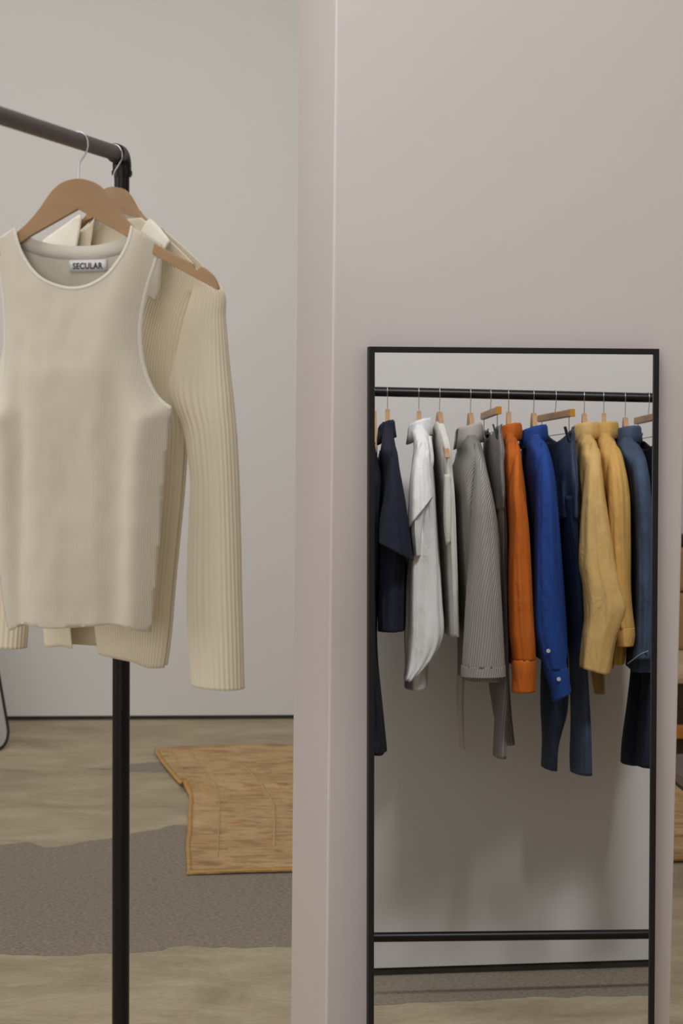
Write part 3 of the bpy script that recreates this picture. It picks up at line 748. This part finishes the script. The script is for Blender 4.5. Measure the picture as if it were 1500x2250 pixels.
def trousers(name, label, hx, m, ytop, zc, near, far, top_rows, sag=.03, cat='trousers', waist_m=None, **k):
    """waistband clipped at both ends, two legs; near/far: silhouettes (y,xl,xr)"""
    t = garment(name, label, cat, hx, ytop)
    p = bar_pt(bar_s(hx))
    # seat: a slack flat tube from the waist down to the fork, its upper edge sagging between the clips
    secs = msecs(top_rows, 0.0, .16)
    o = tube('waist', secs, m, t, n=48, rows=30, fold=.25, ff=2.2, fz=5, seed=hx * .1)
    z0 = -secs[0][0]
    inv = 0
    for v in o.data.vertices:
        w_ = v.co + t.location; u = (w_ - V((p.x, p.y, 0))).dot(UD)
        g = max(0, 1 - (z0 - w_.z) / .14)
        v.co.z -= sag * g * max(0, 1 - (abs(u) / .145) ** 2)
    mtube('leg', near, -.09, .075, m, t, fold=.14, ff=2, fz=3, seed=hx, **k)
    mtube('leg', far, .09, .075, m, t, fold=.14, ff=2, fz=3, seed=hx + 4, **k)
    return t
def far_sleeve(hx, m, parent, y0=985, y1=1440, u=.19, wd=26, dx=0, cuffm=True):
    cx = hx + dx - u * alpha(hx) * F_PX / 6.1 * 0   # centre line in the plane of the far shoulder
    p = bar_pt(bar_s(hx)) + UD * u; z0, z1 = U(hx, y0).z, U(hx, y1).z; secs = []
    for i in range(9):
        k = i / 8; z = z0 + (z1 - z0) * k; h_ = .030 + .018 * math.sin(PI * min(1, k * 1.1)); c = V((p.x, p.y, z)) + UD * (.05 * k) + GD * (-.01 * k)
        A = GD * h_ * .8; B = UD * (.04 + .02 * min(1, k * 3) - .015 * k); secs.append((-z, c.x, c.y, c.z, A.x, A.y, B.x, B.y))
    tube('sleeve', secs, m, parent, n=32, rows=40, fold=.2, ff=2, fz=4, seed=hx)

# 0 navy dress, at the left edge of the mirror
s, p, zt = coat_hanger(822, 903, 'hanger in the navy dress at the left edge of the reflected row')
g = garment('dress', 'long navy dress at the left edge of the mirror, hem hanging lowest on that side', 'dress', 822, 960)
mtube('body', [(985, 812, 824, .05), (1010, 806, 830, .12), (1040, 798, 839, .19), (1100, 792, 842, .2), (1380, 790, 828, .2), (1440, 786, 830, .2), (1560, 784, 842, .21), (1640, 780, 850, .22)], 0, .2, M['black_denim'], g, fold=.12, seed=2)
# 1 navy short sleeved shirt
s, p, zt = coat_hanger(851, 899, 'hanger with its tip showing above the collar of the navy short-sleeved shirt')
g = garment('shirt', 'dark navy short-sleeved shirt, leftmost full garment reflected in the mirror', 'shirt', 851, 960)
mtube('body', [(938, 840, 860, .05), (965, 839, 866, .09), (1000, 834, 872, .15), (1050, 836, 879, .2), (1120, 832, 886, .21), (1220, 830, 892, .21), (1300, 829, 889, .21), (1380, 829, 888, .21)], 0, .2, M['navy'], g, fold=.14, seed=1)
mtube('sleeve', [(985, 856, 869, .03, -.15), (1030, 850, 878, .04, -.18), (1090, 843, 889, .05, -.2), (1150, 834, 899, .06, -.21), (1212, 832, 908, .07, -.22)], -.2, .05, M['navy'], g, slant=.05, fold=.08, seed=3, rows=50)
far_sleeve(851, M['navy'], g, 985, 1180)
band('collar', U(848, 955), 0, U(848, 953).z, .062, .012, M['navy'], g, drop=.006, h=.036)
# 2 white linen shirt
s, p, zt = coat_hanger(920, 903, 'hanger in the white linen shirt with turned-back short sleeve')
g = garment('shirt', 'white linen short-sleeved shirt with a long curved hem, reflected beside the navy shirt', 'shirt', 920, 960)
zc = U(920, 950)
body = mtube('body', [(945, 903, 938, .06), (975, 908, 945, .10), (1020, 904, 950, .17), (1080, 898, 956, .2), (1160, 898, 962, .2), (1250, 892, 968, .2), (1330, 889, 972, .2), (1385, 888, 974, .2), (1410, 888, 968, .2), (1435, 889, 955, .2), (1462, 890, 932, .2), (1484, 890, 906, .2)], 0, .2, M['white'], g, fold=.2, seed=8, rows=90)
mtube('back_tail', [(1380, 889, 944, .12, .06), (1450, 889, 941, .12, .06), (1509, 888, 939, .12, .06)], .06, .12, M['white'], g, fold=.08, seed=9, rows=30)
mtube('sleeve', [(985, 916, 942, .03, -.15), (1020, 905, 944, .04, -.18), (1070, 898, 949, .05, -.2), (1126, 894, 952, .06, -.21)], -.2, .05, M['white'], g, slant=-.09, fold=.12, seed=5, rows=40)
mtube('turned_cuff', [(1090, 905, 944, .05, -.19), (1140, 900, 930, .05, -.2), (1180, 903, 926, .05, -.2), (1222, 912, 920, .03, -.2)], -.2, .05, M['white'], g, fold=.2, seed=6, rows=30)
band('collar', U(921, 952), 0, U(921, 950).z, .062, .022, M['white'], g, drop=.008, h=.038)
mtube('lapel', [(958, 938, 945, .02, -.06), (985, 936, 950, .03, -.09), (1015, 940, 950, .03, -.11), (1034, 944, 948, .01, -.12)], -.1, .03, M['white'], g, fold=.05, rows=20)
# 3 off-white sleeveless top
s, p, zt = coat_hanger(965, 905, 'hanger whose wooden arm pokes out of the armhole of the off-white top', al=.12, scale=.8)
g = garment('top', 'off-white linen sleeveless top between the white shirt and the grey corduroy jacket', 'top', 965, 960)
mtube('bodice', [(926, 957, 972, .03), (940, 955, 973, .075), (955, 954, 976, .115), (972, 953, 979, .148), (990, 953, 984, .162), (1010, 953, 987, .163), (1035, 954, 990, .160), (1080, 957, 995, .165), (1200, 960, 1000, .17), (1300, 965, 1003, .17), (1392, 970, 1004, .17)], 0, .17, M['offwhite'], g, fold=.16, seed=11)
mtube('armhole_binding', [(1042, 976, 990, .010, -.172), (1100, 974, 992, .012, -.176), (1160, 975, 991, .012, -.176), (1196, 979, 988, .010, -.172)], -.17, .01, M['offwhite'], g, fold=.05, rows=20)
# 4 grey corduroy jacket
s, p, zt = coat_hanger(1033, 907, 'thick hanger in the open collar of the grey corduroy jacket', al=.10)
g = garment('jacket', 'grey corduroy jacket with a standing collar, widest garment in the mirror', 'jacket', 1033, 960)
mtube('body', [(968, 1010, 1048, .07), (1000, 1004, 1058, .12), (1040, 990, 1066, .18), (1090, 994, 1078, .2), (1180, 998, 1092, .2), (1300, 1004, 1098, .2), (1400, 1006, 1104, .2), (1470, 1008, 1108, .2), (1486, 1008, 1110, .2)], 0, .2, M['grey'], g, fold=.12, seed=17, rows=90)
mtube('sleeve', [(985, 1038, 1054, .03, -.15), (1040, 1040, 1071, .045, -.19), (1100, 1036, 1083, .055, -.21), (1180, 1032, 1092, .06, -.215), (1300, 1024, 1101, .065, -.22), (1400, 1018, 1106, .065, -.22), (1465, 1014, 1109, .065, -.22)], -.21, .05, M['grey'], g, fold=.1, seed=19, rows=90)
cuff([(1462, 1012, 1110, .066, -.22), (1486, 1011, 1111, .067, -.22)], -.22, .06, M['grey'], g)
far_sleeve(1033, M['grey'], g, 990, 1230)
band('collar', U(1030, 985), 0, U(1030, 978).z, .066, .026, M['grey'], g, drop=.004, h=.058, fall=.05)
for dx, w_ in ((0, 4.5),):
    mtube('tie_strap', [(1480, 1003, 1021, .012, .1), (1540, 1003, 1018, .012, .1), (1600, 1007, 1019, .012, .1), (1646, 1011, 1021, .012, .1)], .1, .01, M['offwhite'], g, fold=.1, rows=30, n=20)['label'] = 'pale hanging tie strap'
# 5 grey trousers on a clip hanger
s, p, zc_ = clip_hanger(1077, 1060, 912, 1093, 905, 'clip hanger with an amber end holding the grey pinstripe trousers', al=.13)
trousers('trousers', 'grey pinstripe trousers clipped beside the grey corduroy jacket', 1077, M['grey_trouser'], 955, zc_,
         [(1080, 1082, 1112), (1200, 1086, 1116), (1350, 1090, 1117), (1480, 1090, 1117), (1600, 1085, 1114), (1661, 1082, 1112)],
         [(1080, 1062, 1094), (1200, 1066, 1100), (1350, 1070, 1108), (1480, 1072, 1118), (1560, 1082, 1124), (1632, 1096, 1131)],
         [(940, 1062, 1100), (985, 1060, 1106), (1040, 1060, 1110), (1120, 1062, 1114)])
# 6 orange shirt
s, p, zt = coat_hanger(1117, 905, 'hanger rising from the collar of the orange shirt', al=.03)
g = garment('shirt', 'bright orange long-sleeved shirt, sleeve ending in a buttoned-up cuff', 'shirt', 1117, 960)
mtube('body', [(962, 1104, 1132, .05), (985, 1102, 1140, .09), (1030, 1100, 1146, .16), (1090, 1104, 1154, .19), (1200, 1110, 1162, .2), (1350, 1114, 1166, .2), (1450, 1114, 1166, .2)], 0, .2, M['orange'], g, fold=.14, seed=23)
mtube('sleeve', [(985, 1128, 1141, .03, -.14), (1030, 1124, 1146, .04, -.19), (1080, 1119, 1151, .05, -.21), (1130, 1121, 1158, .052, -.22), (1250, 1118, 1166, .055, -.225), (1340, 1119, 1170, .055, -.23), (1400, 1121, 1175, .052, -.23), (1450, 1128, 1176, .046, -.23)], -.22, .05, M['orange'], g, fold=.2, ff=2.4, seed=27, rows=90)
cuff([(1448, 1128, 1176, .046, -.23), (1452, 1125, 1177, .048, -.23), (1490, 1124, 1177, .05, -.23), (1520, 1122, 1176, .05, -.23)], -.23, .05, M['orange'], g)
far_sleeve(1117, M['orange'], g)
band('collar', U(1119, 964), 0, U(1119, 958).z, .064, .022, M['orange'], g, drop=.004, h=.034)
# 7 cobalt shirt
s, p, zt = coat_hanger(1172, 907, 'thick hanger in the open collar of the cobalt blue shirt', al=.09)
g = garment('shirt', 'cobalt blue long-sleeved shirt with two buttons on its hanging sleeve', 'shirt', 1172, 960)
mtube('body', [(968, 1152, 1190, .06), (1000, 1148, 1204, .12), (1040, 1146, 1214, .17), (1100, 1150, 1222, .2), (1250, 1158, 1232, .2), (1400, 1168, 1240, .2), (1440, 1170, 1240, .2)], 0, .2, M['blue'], g, fold=.14, seed=31)
mtube('sleeve', [(985, 1180, 1203, .03, -.14), (1030, 1178, 1213, .045, -.19), (1080, 1176, 1220, .055, -.21), (1200, 1173, 1224, .058, -.225), (1300, 1172, 1230, .058, -.23), (1380, 1172, 1237, .058, -.23), (1430, 1182, 1242, .052, -.235), (1470, 1193, 1246, .048, -.235)], -.22, .05, M['blue'], g, fold=.16, ff=2.2, seed=33, rows=90)
cuff([(1466, 1192, 1246, .048, -.235), (1472, 1193, 1248, .048, -.235), (1500, 1203, 1252, .048, -.235), (1530, 1213, 1255, .046, -.235)], -.235, .05, M['blue'], g, slant=-.03)
for bx_, by_ in ((1204, 1430), (1227, 1492)):
    c = U(bx_, by_, -.288); pipe('button', [c, c - UD * .004], .0055, M['button'], g, 14)
far_sleeve(1172, M['blue'], g)
band('collar', U(1172, 972), 0, U(1172, 966).z, .066, .026, M['blue'], g, drop=.006, h=.040)
# 8 blue jeans on a clip hanger
s, p, zc_ = clip_hanger(1219, 1187, 917, 1255, 910, 'clip hanger with an amber end holding the mid-blue jeans', al=.27)
trousers('jeans', 'mid-blue denim jeans clipped between the cobalt shirt and the mustard shirt, longest garment', 1219, M['denim'], 965, zc_,
         [(1090, 1226, 1268), (1200, 1236, 1270), (1350, 1246, 1278), (1480, 1250, 1290), (1600, 1252, 1297), (1660, 1251, 1299), (1698, 1252, 1300)],
         [(1090, 1192, 1246), (1200, 1196, 1244), (1400, 1190, 1248), (1560, 1188, 1246), (1640, 1190, 1226), (1688, 1192, 1220)],
         [(950, 1194, 1258), (990, 1190, 1264), (1060, 1190, 1268), (1140, 1192, 1270)])
# 9 mustard shirt, nearer the middle
s, p, zt = coat_hanger(1283, 908, 'hanger in the left one of the two mustard shirts', al=.04)
g = garment('shirt', 'pale mustard shirt with a wide square-ended sleeve, left one of the mustard pair', 'shirt', 1283, 960)
mtube('body', [(965, 1268, 1304, .05), (990, 1266, 1314, .09), (1040, 1266, 1324, .16), (1100, 1270, 1332, .19), (1200, 1272, 1342, .2), (1240, 1274, 1346, .2), (1300, 1280, 1350, .2), (1400, 1284, 1350, .2), (1460, 1286, 1345, .2)], 0, .2, M['yellow'], g, fold=.14, seed=41)
mtube('sleeve', [(985, 1290, 1315, .03, -.14), (1030, 1286, 1322, .045, -.19), (1100, 1278, 1331, .055, -.21), (1180, 1272, 1344, .06, -.22), (1240, 1270, 1355, .062, -.225), (1290, 1278, 1368, .062, -.23), (1332, 1281, 1381, .064, -.23), (1365, 1282, 1370, .062, -.23), (1400, 1278, 1354, .06, -.23), (1470, 1272, 1342, .058, -.23), (1474, 1272, 1341, .058, -.23)], -.22, .05, M['yellow'], g, slant=.024, fold=.17, ff=2.2, seed=43, rows=100)
mtube('sleeve', [(1300, 1290, 1330, .04, .2), (1400, 1292, 1332, .04, .2), (1480, 1298, 1328, .04, .2), (1524, 1305, 1329, .035, .2)], .2, .04, M['yellow'], g, fold=.12, rows=40, seed=3)
band('collar', U(1286, 966), 0, U(1286, 958).z, .066, .028, M['yellow'], g, drop=.002, h=.036)
# 10 deeper mustard shirt
s, p, zt = coat_hanger(1326, 908, 'hanger in the right one of the two mustard shirts')
g = garment('shirt', 'deeper mustard shirt with a rumpled gathered cuff, right one of the mustard pair', 'shirt', 1326, 960)
mtube('body', [(962, 1314, 1346, .05), (990, 1314, 1358, .1), (1030, 1314, 1368, .16), (1080, 1318, 1378, .19), (1200, 1326, 1380, .2), (1350, 1336, 1384, .2), (1450, 1338, 1372, .2)], 0, .2, M['yellow2'], g, fold=.14, seed=47)
mtube('sleeve', [(985, 1334, 1360, .03, -.14), (1030, 1334, 1374, .045, -.19), (1080, 1334, 1383, .055, -.21), (1200, 1338, 1386, .056, -.22), (1300, 1346, 1386, .054, -.225), (1350, 1352, 1390, .05, -.23), (1380, 1354, 1394, .05, -.23)], -.22, .05, M['yellow2'], g, fold=.18, ff=2.4, seed=49, rows=90)
cuff([(1378, 1354, 1394, .05, -.23), (1396, 1352, 1395, .052, -.23), (1419, 1355, 1392, .05, -.23)], -.23, .05, M['yellow2'], g)
far_sleeve(1326, M['yellow2'], g)
band('collar', U(1330, 966), 0, U(1330, 957).z, .064, .024, M['yellow2'], g, drop=.002, h=.036)
# 11 denim shirt
s, p, zt = coat_hanger(1373, 917, 'hanger in the collar of the washed denim shirt', al=.07)
g = garment('shirt', 'washed blue denim shirt near the right edge of the mirror, pale stitched tail', 'shirt', 1373, 960)
mtube('body', [(972, 1353, 1394, .06), (1000, 1354, 1412, .11), (1040, 1366, 1422, .17), (1100, 1372, 1428, .2), (1250, 1378, 1432, .2), (1400, 1380, 1432, .2), (1466, 1376, 1430, .2)], 0, .2, M['denim_shirt'], g, fold=.14, seed=53)
mtube('sleeve', [(995, 1384, 1412, .03, -.14), (1040, 1388, 1424, .045, -.19), (1100, 1392, 1430, .055, -.21), (1300, 1396, 1434, .056, -.225), (1420, 1392, 1436, .054, -.23), (1446, 1388, 1437, .054, -.23)], -.22, .05, M['denim_shirt'], g, fold=.14, seed=57, rows=90)
pipe('stitched_edge', catmull([U(1379, 1458, -.24), U(1392, 1448, -.262), U(1408, 1437, -.28), (U(1424, 1430, -.29))], 5), .0016, M['stitch'], g, 8)
band('collar', U(1378, 974), 0, U(1378, 966).z, .066, .026, M['denim_shirt'], g, drop=.002, h=.036)
# 12 dark jeans at the right edge
s, p, zc_ = clip_hanger(1424, 1388, 926, 1440, 916, 'clip hanger at the right edge of the mirror holding dark jeans', al=.21)
trousers('jeans', 'dark indigo jeans at the right edge of the mirror, under the denim shirt', 1424, M['denim_dark'], 965, zc_,
         [(1100, 1420, 1462), (1300, 1420, 1464), (1500, 1408, 1464), (1620, 1400, 1462), (1682, 1396, 1462)],
         [(1100, 1400, 1440), (1300, 1396, 1440), (1470, 1384, 1440), (1560, 1374, 1424), (1640, 1364, 1416), (1676, 1362, 1412)],
         [(965, 1402, 1462), (1000, 1400, 1464), (1060, 1398, 1466), (1140, 1398, 1466)])
# one more shirt beyond the right edge keeps the row going

# ------------------------------------------------------------------ rug on the floor
rug_left = [(1643, 336), (1652, 340), (1672, 352), (1700, 373), (1733, 402), (1752, 414), (1790, 413), (1830, 412), (1860, 408), (1900, 410), (1925, 411)]
def rug_edge_y(x): return 1925 - 29 * max(0, (x - 411)) / 1085      # front edge
def rug_back_y(x): return 1648 - 8 * min(1, max(0, x - 340) / 160) + 2.5 * nz(x * .02, 3)
def rug_h(p):
    r = floor_pt(405, 1736); q = floor_pt(640, 1733); d = abs(p.y - (r.y + (q.y - r.y) * (p.x - r.x) / (q.x - r.x)))
    k = max(0, min(1, (.9 - (p.x - r.x)) / .9))
    return .007 + .003 * nz(p.x * 5, p.y * 5) + .026 * k * math.exp(-(d / .035) ** 2)
vs, fs = [], []; NU, NV = 130, 90
for j in range(NV + 1):
    t = j / NV
    for i in range(NU + 1):
        u = i / NU; yl = 1648 + (1925 - 1648) * t; xl = interp([(a, b) for a, b in rug_left], yl)[0] + 2.0 * nz(t * 22, 1.3)
        x = xl + (1640 - xl) * u; y = rug_back_y(x) * (1 - t) + rug_edge_y(x) * t
        p = floor_pt(x, y); p.z = rug_h(p); vs.append(p)
for j in range(NV):
    for i in range(NU): k = j * (NU + 1) + i; fs.append((k, k + 1, k + NU + 2, k + NU + 1))
ro = floor_pt(1000, 1790)
rug = link('rug', [v - ro for v in vs], fs, M['rug']); rug.location = ro; solid(rug, .005, 0)
tag(rug, 'faded ochre wool rug with red and brown traces, lying on the concrete floor', 'rug')
def rug_strip(name, pl_, wpx, m, lift=.0035, closed=False):
    pts = catmull([V((x, y, 0)) for x, y in pl_], 8); vs, fs = [], []
    for i, p in enumerate(pts):
        q, r = pts[max(i - 1, 0)], pts[min(i + 1, len(pts) - 1)]; d = (r - q).normalized(); n_ = V((-d.y, d.x, 0)) * (wpx / 2) * (1 + .3 * nz(i * .5, 2))
        for k, sg in enumerate((-1, 0, 1)):
            f = floor_pt(p.x + n_.x * sg, p.y + n_.y * sg); f.z = rug_h(f) + lift * (1.25 if sg == 0 else 1); vs.append(f - ro)
    for i in range(len(pts) - 1):
        for k in range(2): a = i * 3 + k; fs.append((a, a + 1, a + 4, a + 3))
    o = link(name, vs, fs, m); o.parent = rug; solid(o, .003, 0); return o
rug_strip('edge_binding', [(343, 1654), (356, 1674), (377, 1702), (405, 1733), (419, 1753), (418, 1790), (417, 1830), (413, 1862), (415, 1900), (416, 1922)], 9, M['rug_edge'])
rug_strip('edge_binding', [(414, 1922), (500, 1920), (640, 1916), (900, 1909), (1200, 1901), (1500, 1893), (1636, 1889)], 6, M['rug_edge'])
rug_strip('woven_line', [(528, 1682), (552, 1704), (575, 1735), (598, 1766), (603, 1800), (602, 1864)], 5, M['rug_line'], .0028)
rug_strip('woven_line', [(420, 1660), (440, 1688), (468, 1728), (482, 1762), (480, 1830), (478, 1890)], 3, M['rug_line'], .0028)
rug_strip('woven_line', [(500, 1872), (560, 1870), (640, 1866), (900, 1858), (1500, 1842)], 4, M['rug_line'], .0028)
rug_strip('woven_line', [(375, 1655), (395, 1688), (415, 1720), (436, 1745)], 3, M['rug_line'], .0028)

# ------------------------------------------------------------------ small mirror with rounded corners, far left
mc = floor_pt(24, 1643); mn_ = V((.87, -.49, 0)).normalized(); mw_ = V((mn_.y, -mn_.x, 0)); tl = .215
mu_ = V((0, 0, math.cos(tl))) - mn_ * math.sin(tl); mN = mn_ * math.cos(tl) + V((0, 0, math.sin(tl)))
mc = mc + mw_ * 0.0
sm_ = thing('standing_mirror', 'black-framed mirror with rounded corners standing at the left edge, bottom corner visible', 'mirror', mc)
def rr(wd, ht, r, n=8, inset=0):
    out = []
    for cx_, cy_, a0 in ((wd - r, r, -PI / 2), (wd - r, ht - r, 0), (r, ht - r, PI / 2), (r, r, PI)):
        for k in range(n + 1):
            a = a0 + PI / 2 * k / n; out.append((cx_ + (r - inset) * math.cos(a), cy_ + (r - inset) * math.sin(a)))
    return out
mp_ = [mc + mw_ * a + mu_ * b + V((0, 0, .008)) for a, b in rr(.62, 1.65, .085)]
fr_ = pipe('frame', mp_ + mp_[:2], .0072, M['frame'], sm_, 12, cap=False)
gp = [mc + mw_ * a + mu_ * b + V((0, 0, .008)) for a, b in rr(.62, 1.65, .085)]
k = len(gp); link('mirror_glass', [p + mN * .001 for p in gp] + [p - mN * .004 for p in gp], [tuple(range(k)), tuple(range(2 * k - 1, k - 1, -1))] + [(i, (i + 1) % k, k + (i + 1) % k, k + i) for i in range(k)], M['mirror_glass'], sm_, smooth=False)
tp_ = mc + mw_ * .31 + mu_ * 1.25 - mN * .012; ft_ = V((tp_.x, tp_.y, .008)) - mn_ * .12
pipe('back_leg', [tp_, ft_], .009, M['frame'], sm_, 12)
pipe('cross_bar', [mc + mw_ * .01 + mu_ * 1.25, mc + mw_ * .61 + mu_ * 1.25 - mN * .008], .006, M['frame'], sm_, 10)

# ------------------------------------------------------------------ furniture seen past the right side of the pillar
M['tan'] = mat('tan_upholstery', (168, 134, 92), .9, bump=.2, scale=180, var=.08, vscale=7)
M['beige'] = mat('beige_seat_cushion', (205, 180, 146), .9, bump=.2, scale=180, var=.05)
M['oak'] = mat('orange_oak', (186, 122, 52), .5, bump=.05, scale=30, var=.12, vscale=7, stretch=(5, 1, 1))
M['darkwood'] = mat('dark_stained_frame', (52, 36, 22), .6, var=.1)
M['table_top'] = mat('grey_metal_top', (112, 102, 100), .5, .3, var=.04)
M['table_black'] = mat('black_metal', (30, 26, 25), .5, .3)
cy0 = 7.92; lc_ = V((1.36, cy0, 0))
ch = thing('armchair', 'low oak armchair with tan back cushion, half hidden behind the pillar at the right edge', 'armchair', lc_)
X0, X1 = 1.352, 2.02
boxes('seat_cushion', [abox(X0, X1, cy0, cy0 + .6, .375, .452)], M['beige'], ch, bev=.028)
boxes('back_cushion', [abox(X0 + .055, X1, cy0 + .44, cy0 + .56, .452, .70), abox(X0 + .058, X1, cy0 + .445, cy0 + .565, .705, .895)], M['tan'], ch, bev=.02)
boxes('top_rail', [abox(X0 + .05, X1, cy0 + .47, cy0 + .53, .898, .95)], M['darkwood'], ch, bev=.01)
boxes('seat_deck', [abox(X0 + .012, X1, cy0 + .03, cy0 + .58, .27, .372)], M['darkwood'], ch, bev=.005)
boxes('front_rail', [abox(X0, X1, cy0, cy0 + .03, .152, .208)], M['oak'], ch, bev=.006)
boxes('side_rail', [abox(X0, X0 + .03, cy0 + .031, cy0 + .6, .152, .208)], M['oak'], ch, bev=.006)
boxes('side_rail', [abox(X1 - .03, X1, cy0 + .031, cy0 + .6, .152, .208)], M['oak'], ch, bev=.006)
for lx in (X0 + .035, X1 - .065):
    for ly in (cy0 + .035, cy0 + .54): boxes('leg', [abox(lx, lx + .03, ly, ly + .03, 0, .30)], M['darkwood'], ch, bev=.004)
tx0 = 1.09
tb_ = thing('coffee_table', 'low grey-topped black metal table standing on the rug behind the pillar', 'table', V((tx0 + .3, 6.3, 0)))
boxes('table_top', [(V((tx0 + .35, 6.24, .3425)), V((.33, .03, 0)), V((-.035, .38, 0)), V((0, 0, .0175)))], M['table_top'], tb_, bev=.003)
boxes('apron', [(V((tx0 + .35, 6.24, .3175)), V((.325, .03, 0)), V((-.035, .375, 0)), V((0, 0, .0075)))], M['table_black'], tb_, bev=.001)
for sx in (-1, 1):
    for sy in (-1, 1):
        c = V((tx0 + .35, 6.24, .16)) + V((.22, .02, 0)) * sx + V((-.03, .32, 0)) * sy
        boxes('leg', [(c, V((.011, 0, 0)), V((0, .011, 0)), V((0, 0, .15)))], M['table_black'], tb_, bev=.002)

# far walls of the room, all outside the photograph
struct(boxes('wall_rear', [abox(-6, 6, -5.1, -5, 0, 3.9)], M['wall']))
struct(boxes('wall_left', [abox(-6.1, -6, -5, 12, 0, 3.9)], M['wall']))
struct(boxes('wall_right', [abox(6, 6.1, -5, 12, 0, 3.9)], M['wall']))
